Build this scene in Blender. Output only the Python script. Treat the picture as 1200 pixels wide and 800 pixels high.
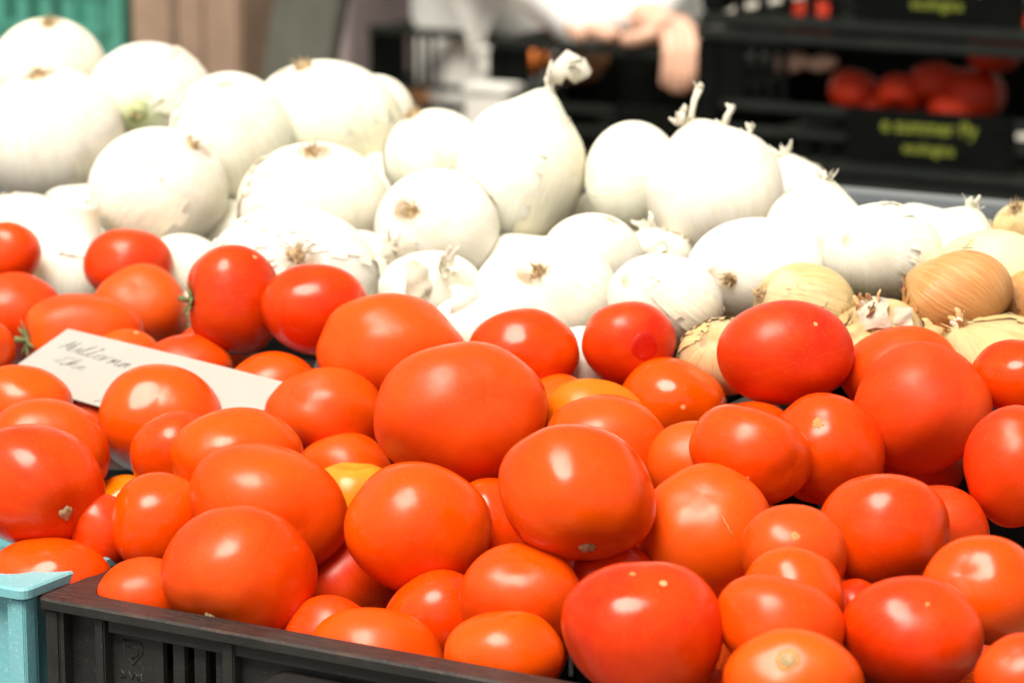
import bpy, bmesh, math, random
import numpy as np
from mathutils import Vector, Matrix

for o in list(bpy.data.objects):
    bpy.data.objects.remove(o, do_unlink=True)
scene = bpy.context.scene
COL = scene.collection
rnd = random.Random(7)
R_ = math.radians

# ------------------------------------------------------------------ camera
PSI, THETA, FPX = R_(30), R_(12), 3600.0
CAM = np.array([0.0, 0.0, 1.35])
cam_data = bpy.data.cameras.new('camera')
cam = bpy.data.objects.new('camera', cam_data)
COL.objects.link(cam)
cam.location = CAM
cam.rotation_euler = (R_(90) - THETA, 0, PSI)
cam_data.sensor_width = 36
cam_data.lens = FPX * 36 / 1200
cam_data.clip_start = 0.05
cam_data.clip_end = 400
cam_data.dof.use_dof = True
cam_data.dof.focus_distance = 1.56
cam_data.dof.aperture_fstop = 9.0
scene.camera = cam

# ------------------------------------------------------------------ sky, sun, exposure
SUN_EL = R_(62)
world = bpy.data.worlds.new('World')
scene.world = world
world.use_nodes = True
wn, wl = world.node_tree.nodes, world.node_tree.links
bg = wn['Background']
sky = wn.new('ShaderNodeTexSky')
sky.sky_type = 'NISHITA'
sky.sun_disc = False
sky.sun_elevation = SUN_EL
sky.sun_rotation = math.pi
sky.air_density = 1.0
sky.dust_density = 4.0
sky.ozone_density = 0.6
hsv = wn.new('ShaderNodeHueSaturation')       # thin overcast: the sky is almost white
hsv.inputs['Saturation'].default_value = 0.06
wl.new(sky.outputs[0], hsv.inputs['Color'])
wl.new(hsv.outputs[0], bg.inputs['Color'])
bg.inputs['Strength'].default_value = 0.055
sun_data = bpy.data.lights.new('sun', 'SUN')
sun_data.energy = 3.0
sun_data.angle = R_(34)
sun_data.color = (1.0, 0.90, 0.75)
sun = bpy.data.objects.new('sun', sun_data)
COL.objects.link(sun)
sun.rotation_euler = (R_(90) - SUN_EL, 0, 0)
vs = scene.view_settings
vs.view_transform = 'Standard'
vs.look = 'None'
vs.gamma = 1.0
vs.exposure = 1.05
vs.use_curve_mapping = False

# ------------------------------------------------------------------ geometry of the view
cp, sp_, ct, st = math.cos(PSI), math.sin(PSI), math.cos(THETA), math.sin(THETA)
RV = np.array([cp, sp_, 0.0])
FH = np.array([-sp_, cp, 0.0])
ZV = np.array([0.0, 0.0, 1.0])
FV = FH * ct - ZV * st
UV = FH * st + ZV * ct
VIEW = np.stack([RV, UV, -FV], axis=1)      # columns: right, up, towards the viewer


def ray(px, py):
    return FV + RV * ((px - 600) / FPX) + UV * ((400 - py) / FPX)


def at(px, py, d):
    return CAM + ray(px, py) * d


def at_y(px, py, Y):
    r = ray(px, py)
    return CAM + r * ((Y - CAM[1]) / r[1])


def at_z(px, py, Z):
    r = ray(px, py)
    return CAM + r * ((Z - CAM[2]) / r[2])


CORNER = at(41, 699, 1.55)                    # front left corner of the black crate's rim
X0, Y0, ZR = CORNER
KSLOPE = 0.25                                 # the produce is banked up towards the back


def plane_depth(px, py, off=0.008):
    r = ray(px, py)
    # CAMz + d rz = ZR + off + K (d ry - Y0)
    return (CAM[2] - ZR - off + KSLOPE * (Y0 - CAM[1])) / (KSLOPE * r[1] - r[2])


# ------------------------------------------------------------------ object helpers
def link(name, mesh, mat=None, parent=None, loc=None):
    o = bpy.data.objects.new(name, mesh)
    COL.objects.link(o)
    if mat is not None and mesh is not None and not mesh.materials:
        mesh.materials.append(mat)
    if loc is not None:
        o.location = loc
    if parent is not None:
        o.parent = parent
    return o


def empty(name, loc=(0, 0, 0), rotz=0):
    o = bpy.data.objects.new(name, None)
    COL.objects.link(o)
    o.empty_display_size = 0.02
    o.location = loc
    o.rotation_euler = (0, 0, rotz)
    return o


def tag(o, label=None, cat=None, group=None, kind=None):
    if label: o['label'] = label
    if cat: o['category'] = cat
    if group: o['group'] = group
    if kind: o['kind'] = kind
    return o


def pydata(name, v, f, smooth=True):
    m = bpy.data.meshes.new(name)
    m.from_pydata([tuple(map(float, p)) for p in v], [], f)
    if smooth:
        m.polygons.foreach_set('use_smooth', [True] * len(m.polygons))
    m.update()
    return m


def bm_mesh(name, bm, smooth=False):
    m = bpy.data.meshes.new(name)
    bmesh.ops.recalc_face_normals(bm, faces=bm.faces)
    bm.to_mesh(m)
    bm.free()
    if smooth:
        m.polygons.foreach_set('use_smooth', [True] * len(m.polygons))
    return m


def add_box(bm, x0, x1, y0, y1, z0, z1, bevel=0.0):
    r = bmesh.ops.create_cube(bm, size=1.0)
    vs_ = r['verts']
    for v in vs_:
        v.co = Vector((x0 + (v.co.x + .5) * (x1 - x0), y0 + (v.co.y + .5) * (y1 - y0), z0 + (v.co.z + .5) * (z1 - z0)))
    if bevel > 0:
        es = list({e for v in vs_ for e in v.link_edges})
        bmesh.ops.bevel(bm, geom=es, offset=bevel, segments=2, affect='EDGES', clamp_overlap=True)


def box_mesh(name, x0, x1, y0, y1, z0, z1, bevel=0.0):
    bm = bmesh.new()
    add_box(bm, x0, x1, y0, y1, z0, z1, bevel)
    return bm_mesh(name, bm)


def box(name, mat, parent, x0, x1, y0, y1, z0, z1, bevel=0.0):
    return link(name, box_mesh(name, x0, x1, y0, y1, z0, z1, bevel), mat, parent)


def rounded(x0, x1, z0, z1, r, n=5):
    pts = []
    for cx, cz, a0 in ((x1 - r, z1 - r, 0), (x0 + r, z1 - r, 90), (x0 + r, z0 + r, 180), (x1 - r, z0 + r, 270)):
        for i in range(n + 1):
            a = R_(a0 + 90 * i / n)
            pts.append((cx + r * math.cos(a), cz + r * math.sin(a)))
    return pts


def panel_mesh(name, outline, holes, y0, y1):
    """A plate in the XZ plane between y0 and y1 with real holes through it."""
    bm = bmesh.new()
    edges = []
    for loop in [outline] + holes:
        vs_ = [bm.verts.new((x, y0, z)) for x, z in loop]
        for i in range(len(vs_)):
            edges.append(bm.edges.new((vs_[i], vs_[(i + 1) % len(vs_)])))
    bmesh.ops.triangle_fill(bm, use_beauty=True, use_dissolve=False, edges=edges)
    ret = bmesh.ops.extrude_face_region(bm, geom=list(bm.faces))
    for g in ret['geom']:
        if isinstance(g, bmesh.types.BMVert):
            g.co.y = y1
    return bm_mesh(name, bm)


def tube_mesh(name, pts, radii, sides=8, flat=1.0, jitter=0.0, caps=True, rng=None):
    pts = [np.array(p, float) for p in pts]
    v, f = [], []
    prev = None
    for i, p in enumerate(pts):
        t = pts[min(i + 1, len(pts) - 1)] - pts[max(i - 1, 0)]
        t /= (np.linalg.norm(t) + 1e-9)
        if prev is None:
            a = np.array([0, 0, 1.0]) if abs(t[2]) < .9 else np.array([1.0, 0, 0])
            n = np.cross(t, a)
        else:
            n = prev - t * np.dot(prev, t)
        n /= (np.linalg.norm(n) + 1e-9)
        prev = n
        b = np.cross(t, n)
        for k in range(sides):
            a = 2 * math.pi * k / sides
            j = 1 + (rng.uniform(-jitter, jitter) if rng else 0)
            v.append(p + radii[i] * j * (n * math.cos(a) + b * math.sin(a) * flat))
    for i in range(len(pts) - 1):
        for k in range(sides):
            k2 = (k + 1) % sides
            f.append((i * sides + k, i * sides + k2, (i + 1) * sides + k2, (i + 1) * sides + k))
    if caps:
        f.append(tuple(reversed(range(sides))))
        f.append(tuple((len(pts) - 1) * sides + k for k in range(sides)))
    return pydata(name, v, f)


# ------------------------------------------------------------------ materials
def new_mat(name):
    m = bpy.data.materials.new(name)
    m.use_nodes = True
    nt = m.node_tree
    return m, nt.nodes, nt.links, nt.nodes['Principled BSDF']


def noise(n, scale, detail=3, rough=.5, dist=0.0):
    t = n.new('ShaderNodeTexNoise')
    t.inputs['Scale'].default_value = scale
    t.inputs['Detail'].default_value = detail
    t.inputs['Roughness'].default_value = rough
    t.inputs['Distortion'].default_value = dist
    return t


def ramp(n, stops):
    r = n.new('ShaderNodeValToRGB')
    e = r.color_ramp.elements
    while len(e) < len(stops): e.new(0.5)
    for i, (p, c) in enumerate(stops):
        e[i].position = p
        e[i].color = (c, c, c, 1) if isinstance(c, (int, float)) else (*c, 1)
    return r


def mix(n, l, fac, a, b, mode='MIX'):
    m = n.new('ShaderNodeMix')
    m.data_type = 'RGBA'
    m.blend_type = mode
    for sock, val in ((m.inputs[0], fac), (m.inputs[6], a), (m.inputs[7], b)):
        if hasattr(val, 'is_output') or isinstance(val, bpy.types.NodeSocket):
            l.new(val, sock)
        elif isinstance(val, (int, float)):
            sock.default_value = val
        else:
            sock.default_value = (*val, 1)
    return m.outputs[2]


def math_node(n, l, op, a, b=None):
    m = n.new('ShaderNodeMath')
    m.operation = op
    for i, v in enumerate((a, b)):
        if v is None: continue
        if isinstance(v, (int, float)): m.inputs[i].default_value = v
        else: l.new(v, m.inputs[i])
    return m.outputs[0]


def bump(n, l, height, strength, dist, bs):
    b = n.new('ShaderNodeBump')
    b.inputs['Strength'].default_value = strength
    b.inputs['Distance'].default_value = dist
    l.new(height, b.inputs['Height'])
    l.new(b.outputs[0], bs.inputs['Normal'])
    return b


def plain(name, col, rough=.5, nscale=40, var=.25, bumpd=0.0, spec=.5, metallic=0.0):
    """A surface with mottled colour, uneven gloss and a little relief."""
    m, n, l, bs = new_mat(name)
    tc = n.new('ShaderNodeTexCoord')
    t = noise(n, nscale, 5, .6)
    l.new(tc.outputs['Object'], t.inputs['Vector'])
    lo = tuple(c * (1 - var) for c in col)
    hi = tuple(min(1, c * (1 + var)) for c in col)
    r = ramp(n, [(.3, lo), (.7, hi)])
    l.new(t.outputs[0], r.inputs[0])
    l.new(r.outputs[0], bs.inputs['Base Color'])
    r2 = ramp(n, [(.3, max(0, rough - .1)), (.7, min(1, rough + .1))])
    l.new(t.outputs[0], r2.inputs[0])
    l.new(r2.outputs[0], bs.inputs['Roughness'])
    bs.inputs['Specular IOR Level'].default_value = spec
    bs.inputs['Metallic'].default_value = metallic
    if bumpd:
        t2 = noise(n, nscale * 4, 4)
        l.new(tc.outputs['Object'], t2.inputs['Vector'])
        bump(n, l, t2.outputs[0], .5, bumpd, bs)
    return m


def tomato_material():
    m, n, l, bs = new_mat('tomato_skin')
    info = n.new('ShaderNodeObjectInfo')
    tc = n.new('ShaderNodeTexCoord')
    addv = n.new('ShaderNodeVectorMath'); addv.operation = 'ADD'
    l.new(tc.outputs['Object'], addv.inputs[0])
    off = n.new('ShaderNodeVectorMath'); off.operation = 'SCALE'
    off.inputs[0].default_value = (7, 11, 5)
    l.new(info.outputs['Random'], off.inputs[3])
    l.new(off.outputs[0], addv.inputs[1])
    P = addv.outputs[0]
    # ripeness drifting over the skin
    t1 = noise(n, 16, 2, .5)
    l.new(P, t1.inputs['Vector'])
    r1 = ramp(n, [(.38, 0), (.72, 1)])
    l.new(t1.outputs[0], r1.inputs[0])
    f1 = math_node(n, l, 'MULTIPLY', r1.outputs[0], .45)
    c = mix(n, l, f1, info.outputs['Color'], (.76, .088, .0006))
    # yellow shoulder round the stem end, as strong as the fruit's own property says
    at_ = n.new('ShaderNodeAttribute'); at_.attribute_type = 'OBJECT'; at_.attribute_name = 'shoulder'
    sep = n.new('ShaderNodeSeparateXYZ')
    l.new(tc.outputs['Generated'], sep.inputs[0])
    zr = ramp(n, [(.78, 0), (.99, 1)])
    t3 = noise(n, 60, 3)
    l.new(P, t3.inputs['Vector'])
    zz = math_node(n, l, 'ADD', sep.outputs[2], math_node(n, l, 'MULTIPLY', math_node(n, l, 'SUBTRACT', t3.outputs[0], .5), .16))
    l.new(zz, zr.inputs[0])
    c = mix(n, l, math_node(n, l, 'MULTIPLY', zr.outputs[0], at_.outputs['Fac']), c, (.62, .26, .02))
    # fine pale flecks in the skin
    t2 = noise(n, 750, 2, .6)
    l.new(P, t2.inputs['Vector'])
    r2 = ramp(n, [(.60, 0), (.78, 1)])
    l.new(t2.outputs[0], r2.inputs[0])
    c = mix(n, l, math_node(n, l, 'MULTIPLY', r2.outputs[0], .28), c, (.75, .20, .05))
    # the odd dry speck
    vo = n.new('ShaderNodeTexVoronoi'); vo.inputs['Scale'].default_value = 55
    l.new(P, vo.inputs['Vector'])
    sepc = n.new('ShaderNodeSeparateColor')
    l.new(vo.outputs['Color'], sepc.inputs[0])
    near = math_node(n, l, 'LESS_THAN', vo.outputs['Distance'], math_node(n, l, 'MULTIPLY', sepc.outputs[1], .11))
    rare = math_node(n, l, 'GREATER_THAN', sepc.outputs[0], .88)
    speck = math_node(n, l, 'MULTIPLY', near, rare)
    c = mix(n, l, math_node(n, l, 'MULTIPLY', speck, .75), c, (.75, .42, .20))
    # mottling
    t7 = noise(n, 75, 4, .65)
    l.new(P, t7.inputs['Vector'])
    r7 = ramp(n, [(.35, 0), (.75, 1)])
    l.new(t7.outputs[0], r7.inputs[0])
    c = mix(n, l, math_node(n, l, 'MULTIPLY', r7.outputs[0], .20), c, (.76, .095, .001))
    # pale lines running out from the stem end
    so = n.new('ShaderNodeSeparateXYZ'); l.new(tc.outputs['Object'], so.inputs[0])
    an = math_node(n, l, 'ARCTAN2', so.outputs[1], so.outputs[0])
    cb_ = n.new('ShaderNodeCombineXYZ')
    l.new(math_node(n, l, 'COSINE', an), cb_.inputs[0]); l.new(math_node(n, l, 'SINE', an), cb_.inputs[1]); l.new(info.outputs['Random'], cb_.inputs[2])
    t8 = noise(n, 7, 3, .6); l.new(cb_.outputs[0], t8.inputs['Vector'])
    r8 = ramp(n, [(.5, 0), (.75, 1)]); l.new(t8.outputs[0], r8.inputs[0])
    c = mix(n, l, math_node(n, l, 'MULTIPLY', r8.outputs[0], .15), c, (.76, .105, .001))
    l.new(c, bs.inputs['Base Color'])
    # waxy bloom and wiped patches
    t4 = noise(n, 26, 3, .6)
    l.new(P, t4.inputs['Vector'])
    r4 = ramp(n, [(.3, .19), (.72, .40)])
    l.new(t4.outputs[0], r4.inputs[0])
    at2 = n.new('ShaderNodeAttribute'); at2.attribute_type = 'OBJECT'; at2.attribute_name = 'bloom'
    rr = math_node(n, l, 'ADD', r4.outputs[0], at2.outputs['Fac'])
    l.new(rr, bs.inputs['Roughness'])
    bs.inputs['Specular IOR Level'].default_value = .32
    bs.inputs['Subsurface Weight'].default_value = .12
    bs.inputs['Subsurface Radius'].default_value = (1.0, .22, .06)
    bs.inputs['Subsurface Scale'].default_value = .012
    # uneven skin
    t5 = noise(n, 34, 2, .4)
    l.new(P, t5.inputs['Vector'])
    t6 = noise(n, 1500, 1, .5)
    l.new(P, t6.inputs['Vector'])
    h = math_node(n, l, 'ADD', t5.outputs[0], math_node(n, l, 'MULTIPLY', t6.outputs[0], .012))
    bump(n, l, h, .42, .005, bs)
    return m


def onion_material(name, streak_col, streak, rough, blotch=None, blotch_amt=0.0, root_col=(.33, .21, .10), sss=.55):
    m, n, l, bs = new_mat(name)
    info = n.new('ShaderNodeObjectInfo')
    tc = n.new('ShaderNodeTexCoord')
    sep = n.new('ShaderNodeSeparateXYZ')
    l.new(tc.outputs['Object'], sep.inputs[0])
    ang = math_node(n, l, 'ARCTAN2', sep.outputs[1], sep.outputs[0])
    comb = n.new('ShaderNodeCombineXYZ')
    l.new(math_node(n, l, 'COSINE', ang), comb.inputs[0])
    l.new(math_node(n, l, 'SINE', ang), comb.inputs[1])
    l.new(math_node(n, l, 'MULTIPLY', sep.outputs[2], 3.0), comb.inputs[2])
    addv = n.new('ShaderNodeVectorMath'); addv.operation = 'ADD'
    l.new(comb.outputs[0], addv.inputs[0])
    off = n.new('ShaderNodeVectorMath'); off.operation = 'SCALE'
    off.inputs[0].default_value = (17, 9, 13)
    l.new(info.outputs['Random'], off.inputs[3])
    l.new(off.outputs[0], addv.inputs[1])
    t1 = noise(n, 15, 5, .7)
    l.new(addv.outputs[0], t1.inputs['Vector'])
    r1 = ramp(n, [(.46, 0), (.72, 1)])
    l.new(t1.outputs[0], r1.inputs[0])
    c = mix(n, l, math_node(n, l, 'MULTIPLY', r1.outputs[0], streak), info.outputs['Color'], streak_col)
    if blotch:
        t2 = noise(n, 26, 4, .6, .6)
        l.new(tc.outputs['Object'], t2.inputs['Vector'])
        r2 = ramp(n, [(.52, 0), (.66, 1)])
        l.new(t2.outputs[0], r2.inputs[0])
        c = mix(n, l, math_node(n, l, 'MULTIPLY', r2.outputs[0], blotch_amt), c, blotch)
    # brown root plate and a faint green neck
    sg = n.new('ShaderNodeSeparateXYZ')
    l.new(tc.outputs['Generated'], sg.inputs[0])
    t3 = noise(n, 70, 3)
    l.new(tc.outputs['Object'], t3.inputs['Vector'])
    zz = math_node(n, l, 'ADD', sg.outputs[2], math_node(n, l, 'MULTIPLY', math_node(n, l, 'SUBTRACT', t3.outputs[0], .5), .008))
    rz = ramp(n, [(.0006, 1), (.0055, 0)])
    l.new(zz, rz.inputs[0])
    c = mix(n, l, math_node(n, l, 'MULTIPLY', rz.outputs[0], .8), c, root_col)
    rg = ramp(n, [(.80, 0), (1.0, 1)])
    l.new(zz, rg.inputs[0])
    at_ = n.new('ShaderNodeAttribute'); at_.attribute_type = 'OBJECT'; at_.attribute_name = 'green'
    c = mix(n, l, math_node(n, l, 'MULTIPLY', rg.outputs[0], at_.outputs['Fac']), c, (.50, .60, .28))
    l.new(c, bs.inputs['Base Color'])
    bs.inputs['Roughness'].default_value = rough
    bs.inputs['Specular IOR Level'].default_value = .4
    bs.inputs['Subsurface Weight'].default_value = sss
    bs.inputs['Subsurface Radius'].default_value = (1.0, .85, .55)
    bs.inputs['Subsurface Scale'].default_value = .03
    bump(n, l, t1.outputs[0], .5, .0022, bs)
    return m


def crate_plastic(name, col, dust, dust_amt, rough=.5):
    m, n, l, bs = new_mat(name)
    tc = n.new('ShaderNodeTexCoord')
    t1 = noise(n, 14, 5, .65)
    l.new(tc.outputs['Object'], t1.inputs['Vector'])
    r1 = ramp(n, [(.42, 0), (.70, 1)])
    l.new(t1.outputs[0], r1.inputs[0])
    c = mix(n, l, math_node(n, l, 'MULTIPLY', r1.outputs[0], dust_amt), col, dust)
    # grit
    t2 = noise(n, 420, 3, .7)
    l.new(tc.outputs['Object'], t2.inputs['Vector'])
    r2 = ramp(n, [(.60, 0), (.72, 1)])
    l.new(t2.outputs[0], r2.inputs[0])
    c = mix(n, l, math_node(n, l, 'MULTIPLY', r2.outputs[0], .55), c, tuple(min(1, d * 1.9) for d in dust))
    # scuffs drawn along the crate
    mp = n.new('ShaderNodeMapping'); mp.inputs['Scale'].default_value = (8, 90, 90)
    l.new(tc.outputs['Object'], mp.inputs['Vector'])
    t3 = noise(n, 3, 4, .7)
    l.new(mp.outputs[0], t3.inputs['Vector'])
    r3 = ramp(n, [(.60, 0), (.68, 1)])
    l.new(t3.outputs[0], r3.inputs[0])
    c = mix(n, l, math_node(n, l, 'MULTIPLY', r3.outputs[0], .30), c, dust)
    if .01 < max(col) < .05:                      # dried soil rubbed into the worn upper faces
        ge = n.new('ShaderNodeNewGeometry'); sz_ = n.new('ShaderNodeSeparateXYZ'); l.new(ge.outputs['Normal'], sz_.inputs[0])
        mp2 = n.new('ShaderNodeMapping'); mp2.inputs['Scale'].default_value = (14, 120, 60); l.new(tc.outputs['Object'], mp2.inputs['Vector'])
        t6 = noise(n, 4, 5, .75); l.new(mp2.outputs[0], t6.inputs['Vector'])
        r6 = ramp(n, [(.45, 0), (.62, 1)]); l.new(t6.outputs[0], r6.inputs[0])
        tp = math_node(n, l, 'GREATER_THAN', sz_.outputs[2], .6)
        c = mix(n, l, math_node(n, l, 'MULTIPLY', math_node(n, l, 'MULTIPLY', r6.outputs[0], tp), .42), c, (.11, .052, .036))
    l.new(c, bs.inputs['Base Color'])
    rr = ramp(n, [(.3, rough - .12), (.7, rough + .15)])
    l.new(t1.outputs[0], rr.inputs[0])
    l.new(rr.outputs[0], bs.inputs['Roughness'])
    bs.inputs['Specular IOR Level'].default_value = .10 if max(col) < .005 else .28 if max(col) < .05 else .45
    t4 = noise(n, 300, 3)
    l.new(tc.outputs['Object'], t4.inputs['Vector'])
    bump(n, l, t4.outputs[0], .4, .0006, bs)
    return m


M = {}
M['tomato'] = tomato_material()
M['scar'] = plain('stem_scar_cork', (.36, .25, .13), .8, 500, .45, .0006)
M['crack'] = plain('healed_crack', (.50, .20, .06), .8, 600, .3, .0003)
M['blossom'] = plain('blossom_end_skin', (.47, .009, .0005), .3, 80, .15, .0004)
M['calyx'] = plain('dry_calyx', (.15, .17, .06), .8, 200, .4, .0005)
M['onion'] = onion_material('white_onion_skin', (.60, .57, .40), .45, .38, (.66, .60, .48), .5)
M['onion_tan'] = onion_material('straw_onion_skin', (.46, .23, .07), .85, .40, (.66, .60, .40), .6)
M['onion_brown'] = onion_material('brown_onion_skin', (.68, .42, .17), .85, .28, (.26, .07, .015), .6)
M['peel'] = onion_material('white_onion_peel', (.62, .59, .42), .6, .5, (.70, .62, .48), .5, sss=0.0)
M['peel_tan'] = onion_material('straw_onion_peel', (.46, .23, .07), .85, .45, (.66, .56, .34), .6, sss=0.0)
M['peel_brown'] = onion_material('brown_onion_peel', (.50, .25, .08), .85, .35, (.20, .05, .012), .6, sss=0.0)
M['husk'] = plain('dry_husk', (.66, .63, .53), .7, 120, .12, .001)
M['husk_grey'] = plain('grey_husk', (.46, .41, .32), .7, 90, .15, .001)
M['husk_tan'] = plain('straw_husk', (.54, .34, .15), .65, 90, .3, .001)
M['root'] = plain('dry_roots', (.48, .34, .18), .85, 300, .4, .0005)
M['green_stem'] = plain('cut_green_stem', (.36, .40, .20), .6, 160, .35, .0006)
M['black'] = crate_plastic('black_crate_plastic', (.0125, .0132, .0132), (.038, .036, .033), .55, .42)
M['teal'] = crate_plastic('turquoise_crate_plastic', (.16, .42, .47), (.26, .45, .48), .5, .45)
M['grey'] = crate_plastic('grey_crate_plastic', (.12, .14, .155), (.18, .195, .20), .5, .45)
M['tray'] = crate_plastic('black_tray_plastic', (.0016, .0020, .0018), (.0045, .006, .0045), .5, .45)
M['tray_rim'] = crate_plastic('lighter_tray_rim', (.007, .0095, .008), (.014, .018, .014), .5, .5)  # rims, ledges and rails, a lighter tone than the tray body
M['green_crate'] = crate_plastic('green_crate_plastic', (.05, .24, .18), (.10, .30, .24), .5, .4)
M['card'] = plain('price_card', (.36, .35, .32), .85, 30, .04, .0003)
M['pencil'] = plain('pencil', (.30, .29, .28), .7, 300, .3)
M['lime'] = plain('lime_label_ink', (.16, .19, .015), .6, 200, .2)
M['skin'] = plain('skin', (.64, .38, .27), .5, 60, .12, .0003)
M['white_cloth'] = plain('white_cloth', (.88, .88, .86), .85, 40, .04, .002)
M['trousers'] = plain('dark_trousers', (.05, .055, .07), .9, 60, .2, .002)
M['hair'] = plain('dark_hair', (.03, .02, .015), .6, 200, .4, .002)
M['wood'] = plain('table_board', (.28, .19, .11), .75, 20, .3, .001)
M['cardboard'] = plain('cardboard', (.27, .185, .13), .85, 8, .25, .001)
M['olive'] = plain('grey_green_board', (.085, .088, .070), .8, 12, .25, .001)
M['mauve'] = plain('mauve_box', (.30, .25, .26), .8, 10, .15, .001)
M['foam'] = plain('polystyrene', (.80, .80, .76), .9, 60, .04, .001)
M['orange'] = plain('orange_peel', (.85, .22, .02), .5, 60, .15, .0008)
M['potato'] = plain('potato_skin', (.38, .17, .07), .8, 30, .3, .001)
M['peach'] = plain('pale_peach_skin', (.80, .50, .36), .6, 30, .2, .001)
M['plaster'] = plain('pale_plaster', (.52, .50, .44), .9, 4, .08, .002)
M['ground'] = plain('stone_paving', (.15, .14, .13), .85, 6, .25, .003)
M['metal'] = plain('table_metal', (.25, .25, .26), .4, 30, .2, 0, .5, .8)

# ================================================================== THE SETTING
bm = bmesh.new()
bmesh.ops.create_grid(bm, x_segments=2, y_segments=2, size=150)
ground = link('ground', bm_mesh('ground', bm), M['ground'])
tag(ground, 'grey stone paving of the market square', None, None, 'structure')

wall = empty('building_wall', (0, 7.6, 0))
tag(wall, 'pale beige plaster wall behind the market stalls', 'wall')
box('plaster', M['plaster'], wall, -9, 9, 0, .3, 0.35, 5)
box('plinth', M['plaster'], wall, -9, 9, -.04, .3, 0, .35, .005)


def table(name, label, x0, x1, y0, y1, ztop, nb):
    t = empty(name, ((x0 + x1) / 2, (y0 + y1) / 2, 0))
    tag(t, label, 'table')
    w, d = (x1 - x0) / 2, (y1 - y0) / 2
    step = 2 * d / nb
    bmh = box_mesh('board', -w, w, 0, step - .006, -.028, 0, .003)
    for i in range(nb):
        link('board', bmh, M['wood'], t, (0, -d + i * step, ztop))
    lm = box_mesh('leg', -.025, .025, -.025, .025, 0, ztop - .029, .003)
    for sx in (-1, 1):
        for sy in (-1, 1):
            link('leg', lm, M['metal'], t, (sx * (w - .06), sy * (d - .06), 0))
    return t


CH = .20                                        # height of the produce crates
CW, CL = .48, .335                               # black crate: width and depth
TZ = ZR - CH
table('stall_table', 'wooden stall table under the tomato and onion crates', X0 - .62, X0 + 1.2, Y0 - .03, Y0 + .74, TZ, 7)

# ================================================================== PRODUCE CRATES
def produce_crate(name, label, mat, x, y, zb, W, L, H, detail=True):
    """Vented plastic crate; local origin at its front left bottom corner."""
    c = empty(name, (x, y, zb))
    tag(c, label, 'crate')
    th = .0035
    fl = .017                                  # rim flange
    # rim: four bevelled flange bars, mitred by butting
    bmr = bmesh.new()
    o = rounded(0, W, 0, L, .006, 4)
    i_ = rounded(fl, W - fl, fl, L - fl, .016, 4)
    n = len(o)
    def ring(pts, z): return [bmr.verts.new((px, py, z)) for px, py in pts]
    osm = rounded(.0012, W - .0012, .0012, L - .0012, .0055, 4)
    A, B, C_, D_ = ring(o, H - .0055), ring(o, H - .0012), ring(osm, H), ring(i_, H)
    E_ = ring(i_, H - .012)
    F_ = ring(rounded(.004, W - .004, .004, L - .004, .005, 4), H - .0055)
    for a, b in ((F_, A), (A, B), (B, C_), (C_, D_), (D_, E_)):
        for k in range(n):
            bmr.faces.new((a[k], a[(k + 1) % n], b[(k + 1) % n], b[k]))
    for k in range(n):
        bmr.faces.new((E_[k], E_[(k + 1) % n], F_[(k + 1) % n], F_[k]))
    rim = link('rim', bm_mesh('rim', bmr), mat, c)
    ins = .011                                 # the wall sits back under the rim

    def side(length, mirror):
        """Wall plate in its own XZ plane, 0..length, with slots and a hand hole."""
        holes = []
        zt = H - .0065
        hx0, hx1 = length * .5 - .105, length * .5 + .105
        holes.append(rounded(hx0, hx1, H - .062, H - .023, .016, 6))
        for base in (.071, length - .071 - .026 - .0065):
            for k in range(3):
                xx = base + k * .013
                holes.append([(xx, H - .075), (xx + .0062, H - .075), (xx + .0062, H - .0115), (xx, H - .0115)])
        for r in range(2):
            zz = .03 + r * .045
            k = 0
            xx = .05
            while xx < length - .06:
                holes.append([(xx, zz), (xx + .007, zz), (xx + .007, zz + .032), (xx, zz + .032)])
                xx += .014
        out = [(.004, 0), (length - .004, 0), (length - .004, zt), (.004, zt)]
        return panel_mesh('wall', out, holes, ins, ins + th), (hx0, hx1)

    for (length, lx, ly, rz) in ((W, 0, 0, 0), (L, W, 0, 90), (W, W, L, 180), (L, 0, L, 270)):
        me, (hx0, hx1) = side(length, False)
        wl_ = link('wall', me, mat, c, (lx, ly, 0))
        wl_.rotation_euler = (0, 0, R_(rz))
        if not detail: continue
        # ribs standing proud of the wall
        for xr, wd in ((.003, .004), (.034, .006), (.112, .007), (length - .119, .007), (length - .040, .006), (length - .007, .004)):
            link('rib', box_mesh('rib', xr, xr + wd, .0035, ins + .001, 0.004, H - .0066, .0008), mat, wl_)
        link('rail', box_mesh('rail', .0415, length - .0415, .005, ins + .0012, H - .0135, H - .0068, .0006), mat, wl_)
        # raised lip round the hand hole
        bml = bmesh.new()
        o1 = rounded(hx0 - .005, hx1 + .005, H - .067, H - .018, .02, 6)
        o2 = rounded(hx0, hx1, H - .062, H - .023, .016, 6)
        va = [bml.verts.new((a, .006, b)) for a, b in o1]
        vb = [bml.verts.new((a, .006, b)) for a, b in o2]
        vc = [bml.verts.new((a, ins + .001, b)) for a, b in o1]
        vd = [bml.verts.new((a, ins + .003, b)) for a, b in o2]
        m_ = len(o1)
        for k in range(m_):
            k2 = (k + 1) % m_
            bml.faces.new((va[k], va[k2], vb[k2], vb[k]))
            bml.faces.new((va[k], va[k2], vc[k2], vc[k]))
            bml.faces.new((vb[k], vb[k2], vd[k2], vd[k]))
        link('handle_lip', bm_mesh('handle_lip', bml), mat, wl_)
    box('floor', mat, c, ins + th + .001, W - ins - th - .001, ins + th + .001, L - ins - th - .001, .003, .007)
    return c


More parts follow.
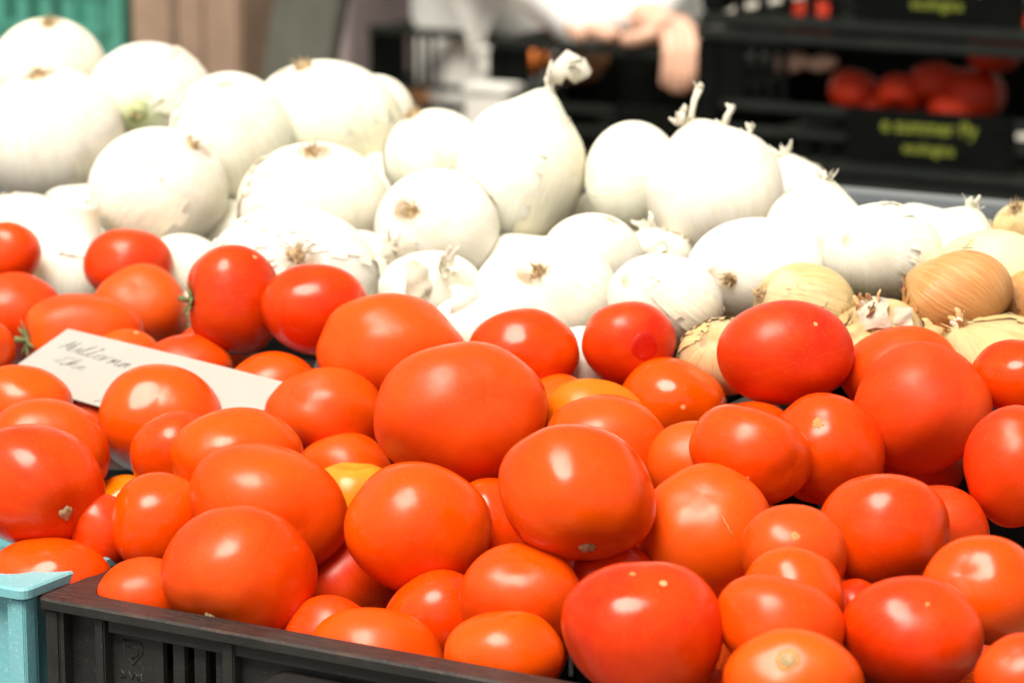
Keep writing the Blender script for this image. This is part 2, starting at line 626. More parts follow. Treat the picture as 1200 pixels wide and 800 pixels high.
black_crate = produce_crate('produce_crate', 'dusty black plastic crate in front holding the tomatoes', M['black'], X0, Y0, TZ, CW, CL, CH)
teal_crate = produce_crate('produce_crate', 'turquoise plastic crate at the bottom left edge', M['teal'], X0 - .0035 - .40, Y0 - .004, TZ + .001, .40, .335, CH + .003)
# moulded mark on the front wall of the black crate: a bent arrow badge over a line of small signs
def stroke(name, pts, r, y, parent, mat):
    return link(name, tube_mesh(name, [(a, y, b) for a, b in pts], [r] * len(pts), 5), mat, parent)
fw = [ch for ch in black_crate.children if ch.name.startswith('wall')][0]
ex, ez = .0525, CH - .026
for pts in ([(-.006, .008), (.005, .008), (.006, .003), (0, -.004), (-.005, .000), (-.006, .008)],
            [(-.003, .005), (.002, .005), (.003, .001), (-.001, -.001)],
            [(-.008, -.008), (-.005, -.011), (-.008, -.012)], [(-.003, -.008), (-.001, -.012), (.001, -.008), (.003, -.012)],
            [(.005, -.008), (.005, -.012), (.008, -.012)], [(-.002, -.022), (.001, -.017), (.004, -.022)]):
    stroke('moulded_mark', [(ex + a, ez + b) for a, b in pts], .0006, .0109, fw, M['black'])

GZ = .045                                      # onion crates stand on a riser
OY = Y0 + CL + .008
riser = empty('display_riser', (X0 + .2, OY + .18, TZ))
tag(riser, 'wooden riser lifting the onion crates at the back of the table', 'riser')
for k in range(3):
    box('board', M['wood'], riser, -.78, .98, -.175 + k * .117, -.175 + k * .117 + .112, GZ - .02, GZ, .002)
for sx in (-.7, .1, .9):
    box('support', M['wood'], riser, sx, sx + .03, -.17, .17, 0.001, GZ - .0205, .002)
for k, lab in enumerate(('black plastic crate under the white onions on the left',
                         'black plastic crate under the straw and brown onions on the right')):
    produce_crate('onion_crate', lab, M['black'], X0 - .46 + k * .66, OY, TZ + GZ + .001, .645, .36, CH, detail=True)
# grey rail along the back of the stall
RY = Y0 + .78
ra = at_y(1085, 244, RY)
rail = empty('stall_rail', (X0 + .3, RY, 0))
tag(rail, 'grey painted rail running behind the onions under the black trays', 'rail')
box('bar', M['grey'], rail, -1.0, 1.0, -.012, .020, ra[2] - .0085, ra[2] + .0075, .003)
for sx in (-.95, .95):
    box('post', M['grey'], rail, sx - .012, sx + .012, -.008, .016, 0, ra[2] - .0088, .002)

# ================================================================== TOMATOES AND ONIONS: what the picture shows
# name, centre x, y, width, height (photo pixels, hidden parts included), tilt, order bias, colour, stem spot (x, y, kind), label
O_, R2, D2, Y2, M2 = 'orange', 'red', 'deep', 'yellow', 'muted'
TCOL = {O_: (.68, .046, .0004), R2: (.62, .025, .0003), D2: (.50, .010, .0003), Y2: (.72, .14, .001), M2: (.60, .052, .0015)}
TOM = [
 (6,297,84,76,0,0,O_,None,'orange-red tomato cut by the left edge, highest of that corner'),
 (16,374,112,104,0,0,R2,None,'red tomato at the left edge under the topmost one there'),
 (-16,407,66,70,0,0,O_,None,'tomato sliver cut by the left edge beside the price card'),
 (150,308,104,86,0,0,R2,None,'round tomato at the back left touching the long-necked onion'),
 (102,396,150,110,0,0,O_,(36,398,'calyx'),'broad tomato behind the price card with a dry leaf at its left end'),
 (163,362,114,106,0,2,M2,None,'dull red tomato between the broad one and the ribbed one at back left'),
 (273,352,114,138,-8,0,D2,(221,350,'calyx'),'tall ribbed deep red tomato with a green calyx on its left side'),
 (371,362,132,108,6,8,R2,None,'glossy red tomato right of the ribbed one with the green calyx'),
 (455,411,168,136,5,20,O_,None,'large lumpy orange-red tomato behind the biggest one, onions behind it'),
 (147,427,92,86,0,0,O_,None,'pale orange tomato peeping over the top edge of the price card'),
 (222,435,104,86,8,0,O_,None,'tomato under the ribbed one, cut off by the price card edge'),
 (321,455,104,88,0,-4,O_,None,'small orange tomato behind the right end of the price card'),
 (380,484,129,102,0,0,M2,None,'lumpy orange tomato at the right end of the price card'),
 (402,561,112,104,0,0,O_,None,'low orange tomato under the lumpy one right of the price card'),
 (416,600,112,116,0,0,Y2,(414,543,'yellow'),'small tomato with a yellow-green shoulder left of centre'),
 (190,492,151,132,0,-6,O_,None,'shiny orange tomato standing in front of the price card'),
 (206,532,108,110,10,0,O_,None,'half hidden tomato under the shiny one before the price card'),
 (278,539,154,126,4,8,O_,None,'broad orange tomato below the right half of the price card'),
 (314,594,182,158,14,0,O_,None,'large orange tomato left of centre behind the front one on the rim'),
 (277,669,180,154,4,12,O_,(246,722,'scar'),'large tomato resting on the black rim with its stem scar at the bottom'),
 (186,611,117,114,-12,0,O_,None,'tomato left of the two large ones above the crate corner'),
 (170,703,112,102,-12,0,O_,None,'tomato tucked into the left corner of the black crate'),
 (40,571,166,148,4,0,R2,(93,600,'scar'),'large red tomato at the left edge with a stem scar on its right side'),
 (58,531,152,136,8,0,O_,None,'large tomato at the left, just behind the one with the scar'),
 (22,472,122,96,6,0,O_,None,'shiny tomato at the left edge under the price card corner'),
 (57,685,152,114,4,0,O_,None,'flattish orange tomato lying over the turquoise crate'),
 (118,624,78,82,0,-50,R2,None,'shaded tomato in the gap above the corner of the crates'),
 (147,592,86,70,0,-60,Y2,None,'yellowish tomato glimpsed in the gap left of the shiny one'),
 (539,489,206,176,4,0,M2,None,'biggest tomato of all, matt orange-red, in the middle of the pile'),
 (492,616,171,156,0,0,O_,None,'round orange-red tomato below the biggest one with a broad pink shine'),
 (675,577,187,156,8,60,O_,(692,643,'scar'),'large glossy orange tomato right of centre with its stem scar underneath'),
 (710,525,146,128,12,0,M2,None,'matt tomato just behind the large glossy one right of centre'),
 (697,496,122,104,12,0,Y2,None,'yellow-orange tomato top peeping out behind the matt one'),
 (655,489,100,96,0,0,O_,None,'small tomato top between the biggest one and the back row'),
 (614,414,128,106,6,0,R2,None,'red tomato at the back of the pile directly before the middle onions'),
 (738,400,111,102,0,0,D2,(757,406,'blossom'),'deep red tomato at the back showing its round dark blossom end'),
 (787,474,124,104,12,0,O_,None,'shiny orange tomato with a white glint below the deep red back one'),
 (924,416,164,128,0,4,D2,None,'large deep red tomato standing high at the back right'),
 (1081,478,154,146,0,0,R2,None,'large dusty red tomato at the right with two pale specks on top'),
 (1058,436,140,104,0,-40,O_,None,'red tomato whose top shows just behind the dusty one at right'),
 (1192,442,108,88,0,0,R2,None,'red tomato at the right edge under the straw-coloured onion'),
 (1190,546,118,152,0,0,R2,None,'tall red tomato cut by the right edge over the dark gap'),
 (877,533,139,116,14,40,O_,None,'orange tomato with a bright white glint right of centre'),
 (965,530,135,134,20,-4,O_,(952,492,'crack'),'orange tomato with a pale puckered scar on its top'),
 (882,517,112,94,0,-36,O_,None,'small orange sliver under the large deep red tomato'),
 (815,548,114,104,20,0,M2,None,'dull orange tomato squeezed between the large glossy one and its neighbour'),
 (826,628,168,162,8,-60,O_,(846,606,'crack'),'large orange tomato with a thin crack line across its shoulder'),
 (930,650,130,120,20,-10,M2,(926,624,'crack'),'tomato with a grey healed scar right of the cracked one'),
 (931,699,122,116,20,0,O_,None,'small tomato right below the one with the grey scar'),
 (917,731,146,122,16,0,O_,None,'wide orange tomato above the one with the round stem scar'),
 (753,739,195,160,6,20,R2,(735,667,'blossom'),'large red tomato at the bottom centre with a pale dot on top'),
 (614,700,155,128,0,0,O_,None,'tomato left of and behind the large red one at the bottom'),
 (592,768,141,114,0,-4,O_,None,'tomato at the bottom edge against the rim left of the large red one'),
 (444,770,160,120,8,0,O_,None,'flat-looking orange tomato lying low behind the black rim'),
 (514,722,124,112,0,-80,R2,None,'shaded red tomato under the round one, with a soft shine'),
 (386,743,112,92,0,-20,R2,None,'small dark tomato beside the large one resting on the rim'),
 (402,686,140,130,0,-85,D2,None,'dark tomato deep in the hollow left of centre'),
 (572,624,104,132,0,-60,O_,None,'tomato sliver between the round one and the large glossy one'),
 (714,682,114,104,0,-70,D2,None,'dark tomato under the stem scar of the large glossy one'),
 (1036,624,153,134,8,-12,O_,None,'round orange tomato in the right half left of the dark gap'),
 (1098,621,120,110,0,0,R2,None,'red tomato right behind the round one beside the dark gap'),
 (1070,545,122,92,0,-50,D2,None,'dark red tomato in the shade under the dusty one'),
 (1153,690,142,132,10,0,O_,None,'shiny tomato at the right edge with a bright square glint'),
 (1072,743,172,146,6,36,R2,(1081,699,'blossom'),'large red tomato at the bottom right with a pale star on top'),
 (925,802,163,134,8,-40,O_,(915,767,'open_scar'),'orange tomato at the bottom edge showing its round stem scar'),
 (812,832,134,110,8,-75,O_,None,'orange tomato cut by the bottom edge below the large red one'),
 (1198,798,112,110,0,-30,R2,None,'tomato in the bottom right corner over the dark rim'),
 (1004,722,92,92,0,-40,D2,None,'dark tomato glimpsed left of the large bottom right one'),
]
W_, T_, B_, P_ = 'white', 'tan', 'brown', 'pale'
OCOL = {W_: (.86, .84, .745), T_: (.60, .45, .22), B_: (.52, .24, .075), P_: (.66, .61, .34)}
# centre x, y, width, height, tilt, order bias, colour, axis spot (x, y, which end: 'root' or 'neck'), neck style, label
ONI = [
 (57,90,134,132,0,0,W_,(61,27,'root'),None,'white onion in the top left corner with a hairy root end on top'),
 (60,160,158,156,0,0,W_,(48,86,'root'),None,'large white onion at the left edge below the topmost one'),
 (175,117,142,132,8,10,W_,(168,138,'neck'),'stub','white onion at top left with a cut green stem facing the front'),
 (184,223,160,142,0,0,W_,(234,170,'root'),None,'large white onion right of the long-necked one, brown root on its right'),
 (270,160,134,142,0,-10,W_,None,None,'white onion half hidden behind two others at the upper left'),
 (384,145,166,140,10,-6,W_,(351,80,'root'),None,'large white onion left of the dark crates with roots on top'),
 (366,243,168,146,0,0,W_,(366,178,'root'),None,'white onion with a brown root scar on its upper edge'),
 (345,320,186,142,4,0,W_,(354,301,'root'),None,'wide white onion directly behind the glossy red back tomato'),
 (25,278,134,102,0,-20,W_,None,None,'white onion low at the left edge below the large one'),
 (88,322,120,106,0,0,W_,(97,262,'neck'),'long','white onion with a thick upright neck between the left tomatoes'),
 (510,184,114,108,0,-10,W_,(482,134,'root'),None,'white onion behind the tall tailed one with tan roots on top left'),
 (613,200,142,176,14,0,W_,(640,112,'neck'),'tail','tall white onion with a crumpled papery tail on top'),
 (513,269,138,140,0,0,W_,(481,246,'root'),None,'white onion with a brown root scar, left below the tailed one'),
 (742,210,112,130,0,-10,W_,None,None,'smooth white onion right of the tailed one before the dark crates'),
 (836,222,153,152,0,0,W_,(815,150,'neck'),'spike','large white onion with a thin twisted stalk standing up'),
 (930,240,90,106,0,-6,W_,(920,190,'neck'),'tuft','white onion right behind the one with the twisted stalk'),
 (955,274,118,118,0,0,W_,(965,218,'neck'),'tuft','white onion with a short frayed tip, left of the egg-smooth one'),
 (887,320,161,124,0,4,W_,(841,328,'root'),None,'white onion with a dark root scar above the large deep red tomato'),
 (1034,297,131,112,0,0,W_,None,None,'egg-smooth white onion beside the straw and brown ones'),
 (1112,293,114,98,0,-6,W_,(1138,250,'neck'),'tuft','white onion with frayed ends before the grey crate rim'),
 (1162,334,152,122,0,0,P_,None,None,'pale yellow onion at the right edge behind the brown one'),
 (1122,345,127,98,-14,6,B_,(1180,372,'root'),None,'shiny brown onion with stripes and a dark patch'),
 (945,362,119,104,10,30,T_,(888,345,'root'),None,'straw-coloured onion just behind the large deep red tomato'),
 (1176,424,142,102,0,0,T_,(1108,385,'neck'),'fray','straw onion with a frayed neck behind the right edge tomato'),
 (1032,396,104,92,0,14,T_,(1010,362,'neck'),'fray','ragged straw onion with loose skins left of the brown one'),
 (852,418,104,84,0,0,T_,None,None,'pale straw onion glimpsed left of the large deep red tomato'),
 (640,349,162,140,6,0,W_,(627,315,'root'),None,'white onion with a root scar directly behind the middle back tomato'),
 (780,353,132,106,12,0,W_,None,None,'white onion behind the deep red tomato with the blossom end'),
 (693,305,114,100,0,-4,W_,None,None,'white onion under the tall tailed one at its right'),
 (770,302,84,66,0,-14,W_,(760,274,'neck'),'tuft','small pointed white onion under the one with the twisted stalk'),
 (428,318,92,92,0,10,W_,(462,290,'neck'),'fray','white onion with loose skin behind the large lumpy tomato'),
 (505,338,116,84,0,8,W_,(527,318,'neck'),'fray','ragged white onion with a green speck above the biggest tomato'),
 (556,392,110,92,0,0,W_,None,None,'white onion low between the lumpy tomato and the middle back one'),
 (682,432,112,92,0,0,W_,None,None,'white onion seen in the slit between the two back tomatoes'),
 (1197,264,64,52,0,0,T_,(1186,246,'root'),None,'small onion at the right edge under the grey rim'),
 (620,262,110,80,0,-40,W_,None,None,'white onion in the shade under the tall tailed one'),
 (250,215,70,70,0,-40,W_,None,None,'white onion deep between two large ones at the left'),
 (1205,352,58,70,0,10,B_,None,None,'brownish onion cut by the right edge beside the striped one'),
 (214,318,96,84,0,-10,W_,None,None,'white onion low between the round back tomato and the ribbed one'),
 (440,140,90,100,0,-40,W_,None,None,'white onion behind the large one left of the dark crates'),
]

items = []
for t in TOM:
    items.append(dict(kind='t', cx=t[0], cy=t[1], a=t[2] / 2, b=t[3] / 2, tilt=R_(t[4]), key=t[1] + t[3] / 2 + t[5], col=t[6], spot=t[7], label=t[8]))
for t in ONI:
    items.append(dict(kind='o', cx=t[0], cy=t[1], a=t[2] / 2, b=t[3] / 2, tilt=R_(t[4]), key=t[1] + t[3] / 2 + t[5], col=t[6], spot=t[7], neck=t[8], label=t[9]))
for it in items:
    if it['kind'] == 'o': it['key'] = it['key'] * 1.0 - 60      # onions lie behind the tomatoes
    if it['kind'] == 'o': it['a'] *= 1.06; it['b'] *= 1.06
    it['c'] = .88 * math.sqrt(it['a'] * it['b'])
    it['d0'] = plane_depth(it['cx'], it['cy'])
items.sort(key=lambda i: -i['key'])                              # nearest first
N = len(items)
cx = np.array([i['cx'] for i in items]); cy = np.array([i['cy'] for i in items])
A = np.array([i['a'] for i in items]); B = np.array([i['b'] for i in items]); C3 = np.array([i['c'] for i in items])
D0 = np.array([i['d0'] for i in items])
for i, it in enumerate(items):                                   # deep slivers start lower in the heap
    pass
d = D0.copy()
TIL = np.array([i['tilt'] for i in items])
pairs = []
for i in range(N):
    for j in range(i + 1, N):
        if math.hypot(cx[i] - cx[j], cy[i] - cy[j]) < 1.05 * (max(A[i], B[i]) + max(A[j], B[j])):
            pairs.append((i, j))


def rad(i, dx, dy, dz):
    c, s = math.cos(TIL[i]), math.sin(TIL[i])
    x, y = dx * c - dy * s, dx * s + dy * c
    return 1.0 / math.sqrt((x / A[i]) ** 2 + (y / B[i]) ** 2 + (dz / C3[i]) ** 2)


# nothing may stick through the front wall of the crates: nearest depth each one can have
DMIN = np.zeros(N)
for i in range(N):
    dd = 1.15
    while dd < D0[i]+.3:
        p = at(cx[i], cy[i], dd)
        r = math.sqrt(A[i] * B[i]) * dd / FPX
        yy, zz = p[1] - Y0 - .016, p[2] - ZR
        if cy[i] > 785: r *= .7
        ok = (zz >= 0 and math.hypot(min(yy, 0), zz) >= r * .97 and yy > -.012) or (yy > 0 and zz > 0 and math.hypot(yy, zz) >= .97 * r) or yy >= .97 * r
        if ok: break
        dd += .002
    DMIN[i] = dd
d = np.maximum(d, DMIN)
for itn in range(500):
    worst = 0
    order = pairs if itn % 2 == 0 else pairs[::-1]
    for i, j in order:                                           # i in front of j
        dm = .5 * (d[i] + d[j])
        X, Y = (cx[j] - cx[i]), (cy[j] - cy[i])                  # in pixels at depth dm
        Zp = (d[j] - d[i]) * FPX / dm
        L = math.sqrt(X * X + Y * Y + Zp * Zp) + 1e-6
        need = .93 * (rad(i, X / L, Y / L, Zp / L) + rad(j, X / L, Y / L, Zp / L))
        flat = math.hypot(X, Y)
        if flat >= need: continue
        zneed = math.sqrt(max(need * need - flat * flat, 0))
        gap = zneed - Zp
        if gap > 0:
            worst = max(worst, gap)
            mv = .5 * gap * dm / FPX * .5
            d[i] -= mv
            d[j] += mv
    if itn < 380:
        d += .03 * (D0 - d)
    d = np.maximum(d, DMIN)
# the price card: behind the fruit that overlaps it, before the fruit that looks over its edge
def idx_of(lab): return [k for k in range(N) if items[k]['label'].startswith(lab)][0]
kf, kl, kr = idx_of('shiny orange tomato standing'), idx_of('shiny tomato at the left'), idx_of('lumpy orange tomato at')
def card_plane():
    bx_, gy_ = -.00030, -.0006
    al = max(d[k] + m - bx_ * (X_ - 190) - gy_ * (Y_ - 440) for k, X_, Y_, m in ((kf, 190, 450, .010), (kl, 40, 430, .006), (kr, 322, 466, .004)))
    return np.array([bx_, gy_, al - bx_ * 190 - gy_ * 440])
CP = card_plane()
def behind_card():
    for lab, py in (('broad tomato', 400), ('pale orange tomato peeping', 400), ('tomato under the ribbed', 420), ('small orange tomato behind', 440)):
        k = idx_of(lab)
        DMIN[k] = CP @ np.array([cx[k], py, 1]) + C3[k] * d[k] / FPX * 1.06 + .006
        d[k] = max(d[k], DMIN[k])


behind_card()
for itn in range(150):
    for i, j in pairs:
        dm = .5 * (d[i] + d[j])
        X, Y = (cx[j] - cx[i]), (cy[j] - cy[i])
        Zp = (d[j] - d[i]) * FPX / dm
        L = math.sqrt(X * X + Y * Y + Zp * Zp) + 1e-6
        need = .93 * (rad(i, X / L, Y / L, Zp / L) + rad(j, X / L, Y / L, Zp / L))
        flat = math.hypot(X, Y)
        if flat < need:
            gap = math.sqrt(max(need * need - flat * flat, 0)) - Zp
            if gap > 0:
                fr = .0 if i in (kf, kl, kr) else .25
                d[i] -= fr * gap * dm / FPX
                d[j] += .25 * gap * dm / FPX
                if itn == 149 and gap > 6: print('overlap', round(gap), items[i]['label'], '|', items[j]['label'])
    d = np.maximum(d, DMIN)
CP = card_plane()
behind_card()
k = idx_of('shaded tomato in the gap above'); d[k] = min(d[k], 1.618)
print('solver worst px', worst, 'depth range', d.min(), d.max())
for i, it in enumerate(items):
    it['d'] = d[i]
    it['pos'] = at(it['cx'], it['cy'], d[i])
    s = d[i] / FPX
    it['sa'], it['sb'], it['sc'] = it['a'] * s, it['b'] * s, it['c'] * s

# ------------------------------------------------------------------ fruit shapes
NU, NV = 44, 30


def frame_from(p):
    p = np.array(p, float); p /= np.linalg.norm(p)
    h = np.array([1.0, 0, 0]) if abs(p[0]) < .8 else np.array([0, 1.0, 0])
    x = np.cross(h, p); x /= np.linalg.norm(x)
    return np.stack([x, np.cross(p, x), p], axis=1)


def sphere_grid():
    th = np.concatenate([[0], np.linspace(.06, math.pi - .06, NV - 1), [math.pi]])
    v = [(0.0, 0.0)]
    for t in th[1:-1]:
        for k in range(NU): v.append((t, 2 * math.pi * k / NU))
    v.append((math.pi, 0.0))
    f = [(0, 1 + k, 1 + (k + 1) % NU) for k in range(NU)]
    rows = len(th) - 2
    for r in range(rows - 1):
        for k in range(NU):
            a, b = 1 + r * NU + k, 1 + r * NU + (k + 1) % NU
            f.append((a, a + NU, b + NU, b))
    last = len(v) - 1
    base = 1 + (rows - 1) * NU
    f += [(last, base + (k + 1) % NU, base + k) for k in range(NU)]
    return np.array(v), f


GRID, GFACES = sphere_grid()
TH, PH = GRID[:, 0], GRID[:, 1]
UNIT = np.stack([np.sin(TH) * np.cos(PH), np.sin(TH) * np.sin(PH), np.cos(TH)], axis=1)


def tomato_radius(rng, lobes, dimple, rough):
    pw = rng.uniform(2.15, 2.5)
    r = (np.abs(np.sin(TH)) ** pw + np.abs(np.cos(TH)) ** pw) ** (-1 / pw)
    r /= 1 + .45 * (r.max() - 1)
    ph0 = rng.uniform(0, 6.28)
    k = rng.choice([4, 5, 5, 6])
    r += lobes * np.cos(k * PH + ph0) * np.sin(TH) ** 1.5 * (.45 + .55 * np.cos(TH / 2) ** 2)
    r += lobes * .6 * np.cos(3 * PH + ph0 * 2) * np.sin(TH)
    r -= dimple * np.exp(-(TH / .30) ** 2)
    r += dimple * .22 * np.exp(-((TH - .62) / .25) ** 2)
    r -= .035 * np.exp(-((math.pi - TH) / .35) ** 2)
    for _ in range(3):
        q = np.array([rng.gauss(0, 1) for _ in range(3)]); q /= np.linalg.norm(q)
        r += rough * np.sin(2.2 * (UNIT @ q) + rng.uniform(0, 6.28))
    return r


def onion_radius(rng, neck, rough, root=True):
    r = np.ones(len(TH))
    r += neck * np.exp(-(TH / .26) ** 2) - .05 * np.exp(-((TH - .62) / .3) ** 2)
    r -= .05 * np.exp(-((math.pi - TH) / .22) ** 2)
    for _ in range(3):
        q = np.array([rng.gauss(0, 1) for _ in range(3)]); q /= np.linalg.norm(q)
        r += rough * np.sin(2.0 * (UNIT @ q) + rng.uniform(0, 6.28))
    # edges of skin layers running pole to pole
    for _ in range(3):
        p0 = rng.uniform(0, 6.28); s = rng.choice([-1, 1])
        dp = (s * (PH - p0)) % (2 * math.pi)
        r += .008 * np.exp(-dp / .8) * np.sin(TH)
    return r


def fruit_mesh(name, r, Pf, E):
    """Local frame has Z along the fruit's axis; E are view-aligned half sizes."""
    V = (UNIT * r[:, None])
    Vv = V @ Pf.T                        # to view frame
    Vv = Vv @ E.T
    Vl = Vv @ Pf                         # back to the fruit's own frame
    return pydata(name, Vl, GFACES), Vl


def set_rot(o, Pf):
    Rm = VIEW @ Pf
    o.rotation_mode = 'QUATERNION'
    o.rotation_quaternion = Matrix(Rm.tolist()).to_quaternion()


def ellipse_matrix(it):
    c, s = math.cos(it['tilt']), math.sin(it['tilt'])
    Rt = np.array([[c, s, 0], [-s, c, 0], [0, 0, 1]])           # picture tilt, clockwise positive
    return Rt @ np.diag([it['sa'], it['sb'], it['sc']]) @ Rt.T, Rt


def spot_dir(it, E, sx, sy):
    s = it['d'] / FPX
    v = np.array([(sx - it['cx']) * s, (it['cy'] - sy) * s])
    inv = np.linalg.inv(E[:2, :2])
    q = inv @ v
    n2 = q @ q
    if n2 > .96: q *= math.sqrt(.96 / n2)
    return np.array([q[0], q[1], math.sqrt(max(1 - q @ q, .02))])


def patch_on(Vl, pole, rad_, lift, name, mat, parent, rng, ragged=.25, rings=4, seg=18, dish=0.0):
    """A small scab lying on the skin around local direction `pole`."""
    dirs = Vl / np.linalg.norm(Vl, axis=1)[:, None]
    P = frame_from(pole)
    v, f = [], []
    jit = [1 + rng.uniform(-ragged, ragged) for _ in range(seg)]
    for ri in range(rings + 1):
        for k in range(seg):
            q = rad_ * ri / rings * jit[k]
            a = 2 * math.pi * k / seg
            dr = P @ np.array([math.sin(q) * math.cos(a), math.sin(q) * math.sin(a), math.cos(q)])
            w = np.exp(-(np.arccos(np.clip(dirs @ dr, -1, 1)) / .09) ** 2)
            if w.sum() < 1e-6:
                rr = np.linalg.norm(Vl[np.argmax(dirs @ dr)])
            else:
                rr = (w * np.linalg.norm(Vl, axis=1)).sum() / w.sum()
            e = ri / rings
            rr += lift * (1 - e ** 4) - (.0006 if ri == rings else 0) - dish * (1 - e) ** 2
            v.append(dr * rr)
    for ri in range(rings):
        for k in range(seg):
            k2 = (k + 1) % seg
            f.append((ri * seg + k, ri * seg + k2, (ri + 1) * seg + k2, (ri + 1) * seg + k))
    return link(name, pydata(name, v, f), mat, parent)


def surf_r(Vl, dr):
    dirs = Vl / np.linalg.norm(Vl, axis=1)[:, None]
    w = np.exp(-(np.arccos(np.clip(dirs @ dr, -1, 1)) / .1) ** 2)
    return (w * np.linalg.norm(Vl, axis=1)).sum() / w.sum()


def add_calyx(o, Vl, rng, size):
    r0 = surf_r(Vl, np.array([0, 0, 1.0]))
    for k in range(5):
        a = 2 * math.pi * k / 5 + rng.uniform(-.3, .3)
        L = size * rng.uniform(.7, 1.15)
        curl = rng.uniform(.1, .5)
        pts, wd = [], []
        for i in range(6):
            e = i / 5
            ang = e * L
            dr = np.array([math.sin(ang) * math.cos(a), math.sin(ang) * math.sin(a), math.cos(ang)])
            rr = surf_r(Vl, dr) + .0015 + curl * .008 * e * e
            pts.append(dr * rr); wd.append(.0028 * (1 - e) ** .7 + .0003)
        link('sepal', tube_mesh('sepal', pts, wd, 6, .45), M['calyx'], o)
    st_ = [np.array([0, 0, r0 - .001]), np.array([.001, 0, r0 + .004]), np.array([.003, .001, r0 + .009])]
    link('stalk', tube_mesh('stalk', st_, [.0022, .0016, .002], 7), M['calyx'], o)


def add_crack(o, Vl, Pf, E, it, sx, sy, rng):
    d0 = Pf.T @ spot_dir(it, E, sx, sy)
    F3 = frame_from(d0)
    pts, w = [], []
    a = rng.uniform(0, 3.14)
    n = 9
    for i in range(n):
        e = i / (n - 1) - .5
        q = np.array([e * .55, rng.uniform(-.018, .018)])
        q = np.array([q[0] * math.cos(a) - q[1] * math.sin(a), q[0] * math.sin(a) + q[1] * math.cos(a)])
        dr = F3 @ np.array([q[0], q[1], 1.0]); dr /= np.linalg.norm(dr)
        pts.append(dr * (surf_r(Vl, dr) + .0001)); w.append(.00035 * (1 - (2 * e) ** 2) + .0001)
    link('healed_crack', tube_mesh('healed_crack', pts, w, 5, .6, .3, True, rng), M['crack'], o)


TGROUP = 'tomatoes heaped in the crates'
OGROUP = 'onions heaped behind the tomatoes'


def build_tomato(it, idx):
    rng = random.Random(100 + idx)
    E, Rt = ellipse_matrix(it)
    sp = it['spot']
    shoulder, bloom = rng.uniform(0, .25), rng.uniform(-.09, .12)
    if sp and sp[2] in ('scar', 'calyx', 'yellow', 'open_scar'):
        p = spot_dir(it, E, sp[0], sp[1])
        if sp[2] == 'calyx':
            p = np.array([p[0], p[1], .25]); p /= np.linalg.norm(p)
        if sp[2] in ('scar', 'open_scar'): shoulder = .06
        if sp[2] == 'yellow': shoulder = 1.0
    elif sp and sp[2] == 'blossom':
        p = -spot_dir(it, E, sp[0], sp[1])
    else:                                # stem end turned down and away
        p = np.array([rng.uniform(-.8, .8), rng.uniform(-1, .25), rng.uniform(-1.0, -.25)])
        p /= np.linalg.norm(p)
    Pf = frame_from(p)
    lob = rng.uniform(.010, .032)
    if it['label'].startswith('tall ribbed'): lob = .045
    if 'lumpy' in it['label']: lob = .040
    dim = rng.uniform(.08, .15) if not (sp and sp[2] in ('scar', 'open_scar')) else .06
    me, Vl = fruit_mesh('tomato', tomato_radius(rng, lob, dim, rng.uniform(.016, .036)), Pf, E)
    o = link('tomato', me, M['tomato'], None, it['pos'])
    set_rot(o, Pf)
    base = np.array(TCOL[it['col']])
    j = np.array([rng.uniform(.92, 1.08), rng.uniform(.78, 1.5), rng.uniform(.8, 1.2)])
    o.color = (*np.clip(base * j, 0, .95), 1)
    o['shoulder'] = float(shoulder)
    o['bloom'] = float(bloom + (.12 if it['col'] == M2 or 'dusty' in it['label'] or 'matt' in it['label'] else 0) - (.10 if ('glint' in it['label'] or 'shiny' in it['label'] or 'glossy' in it['label']) else 0))
    tag(o, it['label'], 'tomato', TGROUP)
    if sp:
        if sp[2] == 'scar':
            patch_on(Vl, (0, 0, 1), .14, .0016, 'stem_scar', M['scar'], o, rng, .25)
        elif sp[2] == 'open_scar':
            (patch_on(Vl, (0, 0, 1), .24, .0010, 'stem_scar', M['crack'], o, rng, .12), patch_on(Vl, (0, 0, 1), .16, .0018, 'scar_core', M['scar'], o, rng, .2))
        elif sp[2] == 'calyx':
            add_calyx(o, Vl, rng, .42)
        elif sp[2] == 'blossom':
            patch_on(Vl, (0, 0, -1), .055, .0004, 'blossom_scar', M['crack'], o, rng, .5, 3, 12)
            if it['col'] == D2: patch_on(Vl, (0, 0, -1), .40, .0005, 'blossom_end', M['blossom'], o, rng, .03, 6, 28)
            if it['col'] == D2: add_crack(o, Vl, Pf, E, it, sp[0] + 2, sp[1] + 2, rng)
        elif sp[2] == 'crack':
            if 'scar' not in it['label']: add_crack(o, Vl, Pf, E, it, sp[0], sp[1], rng)
            else:
                patch_on(Vl, Pf.T @ spot_dir(it, E, sp[0], sp[1]), .13, .0003, 'healed_scar', M['crack'], o, rng, .3, 4, 20)
    return o


def ragged_husk(name, parent, base, axis, length, width, rng, mat, bend=.5, flare=1.0, n=8, sides=12):
    """Papery tail: a crumpled flattened sleeve that opens towards its end."""
    F3 = frame_from(axis)
    pts, w = [], []
    side = F3[:, 0] * rng.choice([-1, 1]) * bend
    for i in range(n):
        e = i / (n - 1)
        pts.append(np.array(base) + F3[:, 2] * length * e + side * length * e * e + F3[:, 1] * length * .12 * math.sin(5 * e + rng.uniform(0, 1)))
        w.append(width * (1 - .45 * math.sin(math.pi * min(e * 1.5, 1))) * (1 + (flare - 1) * e) * rng.uniform(.85, 1.15))
    w[-1] *= .55
    return link(name, tube_mesh(name, pts, w, sides, .42, .22, True, rng), mat, parent)


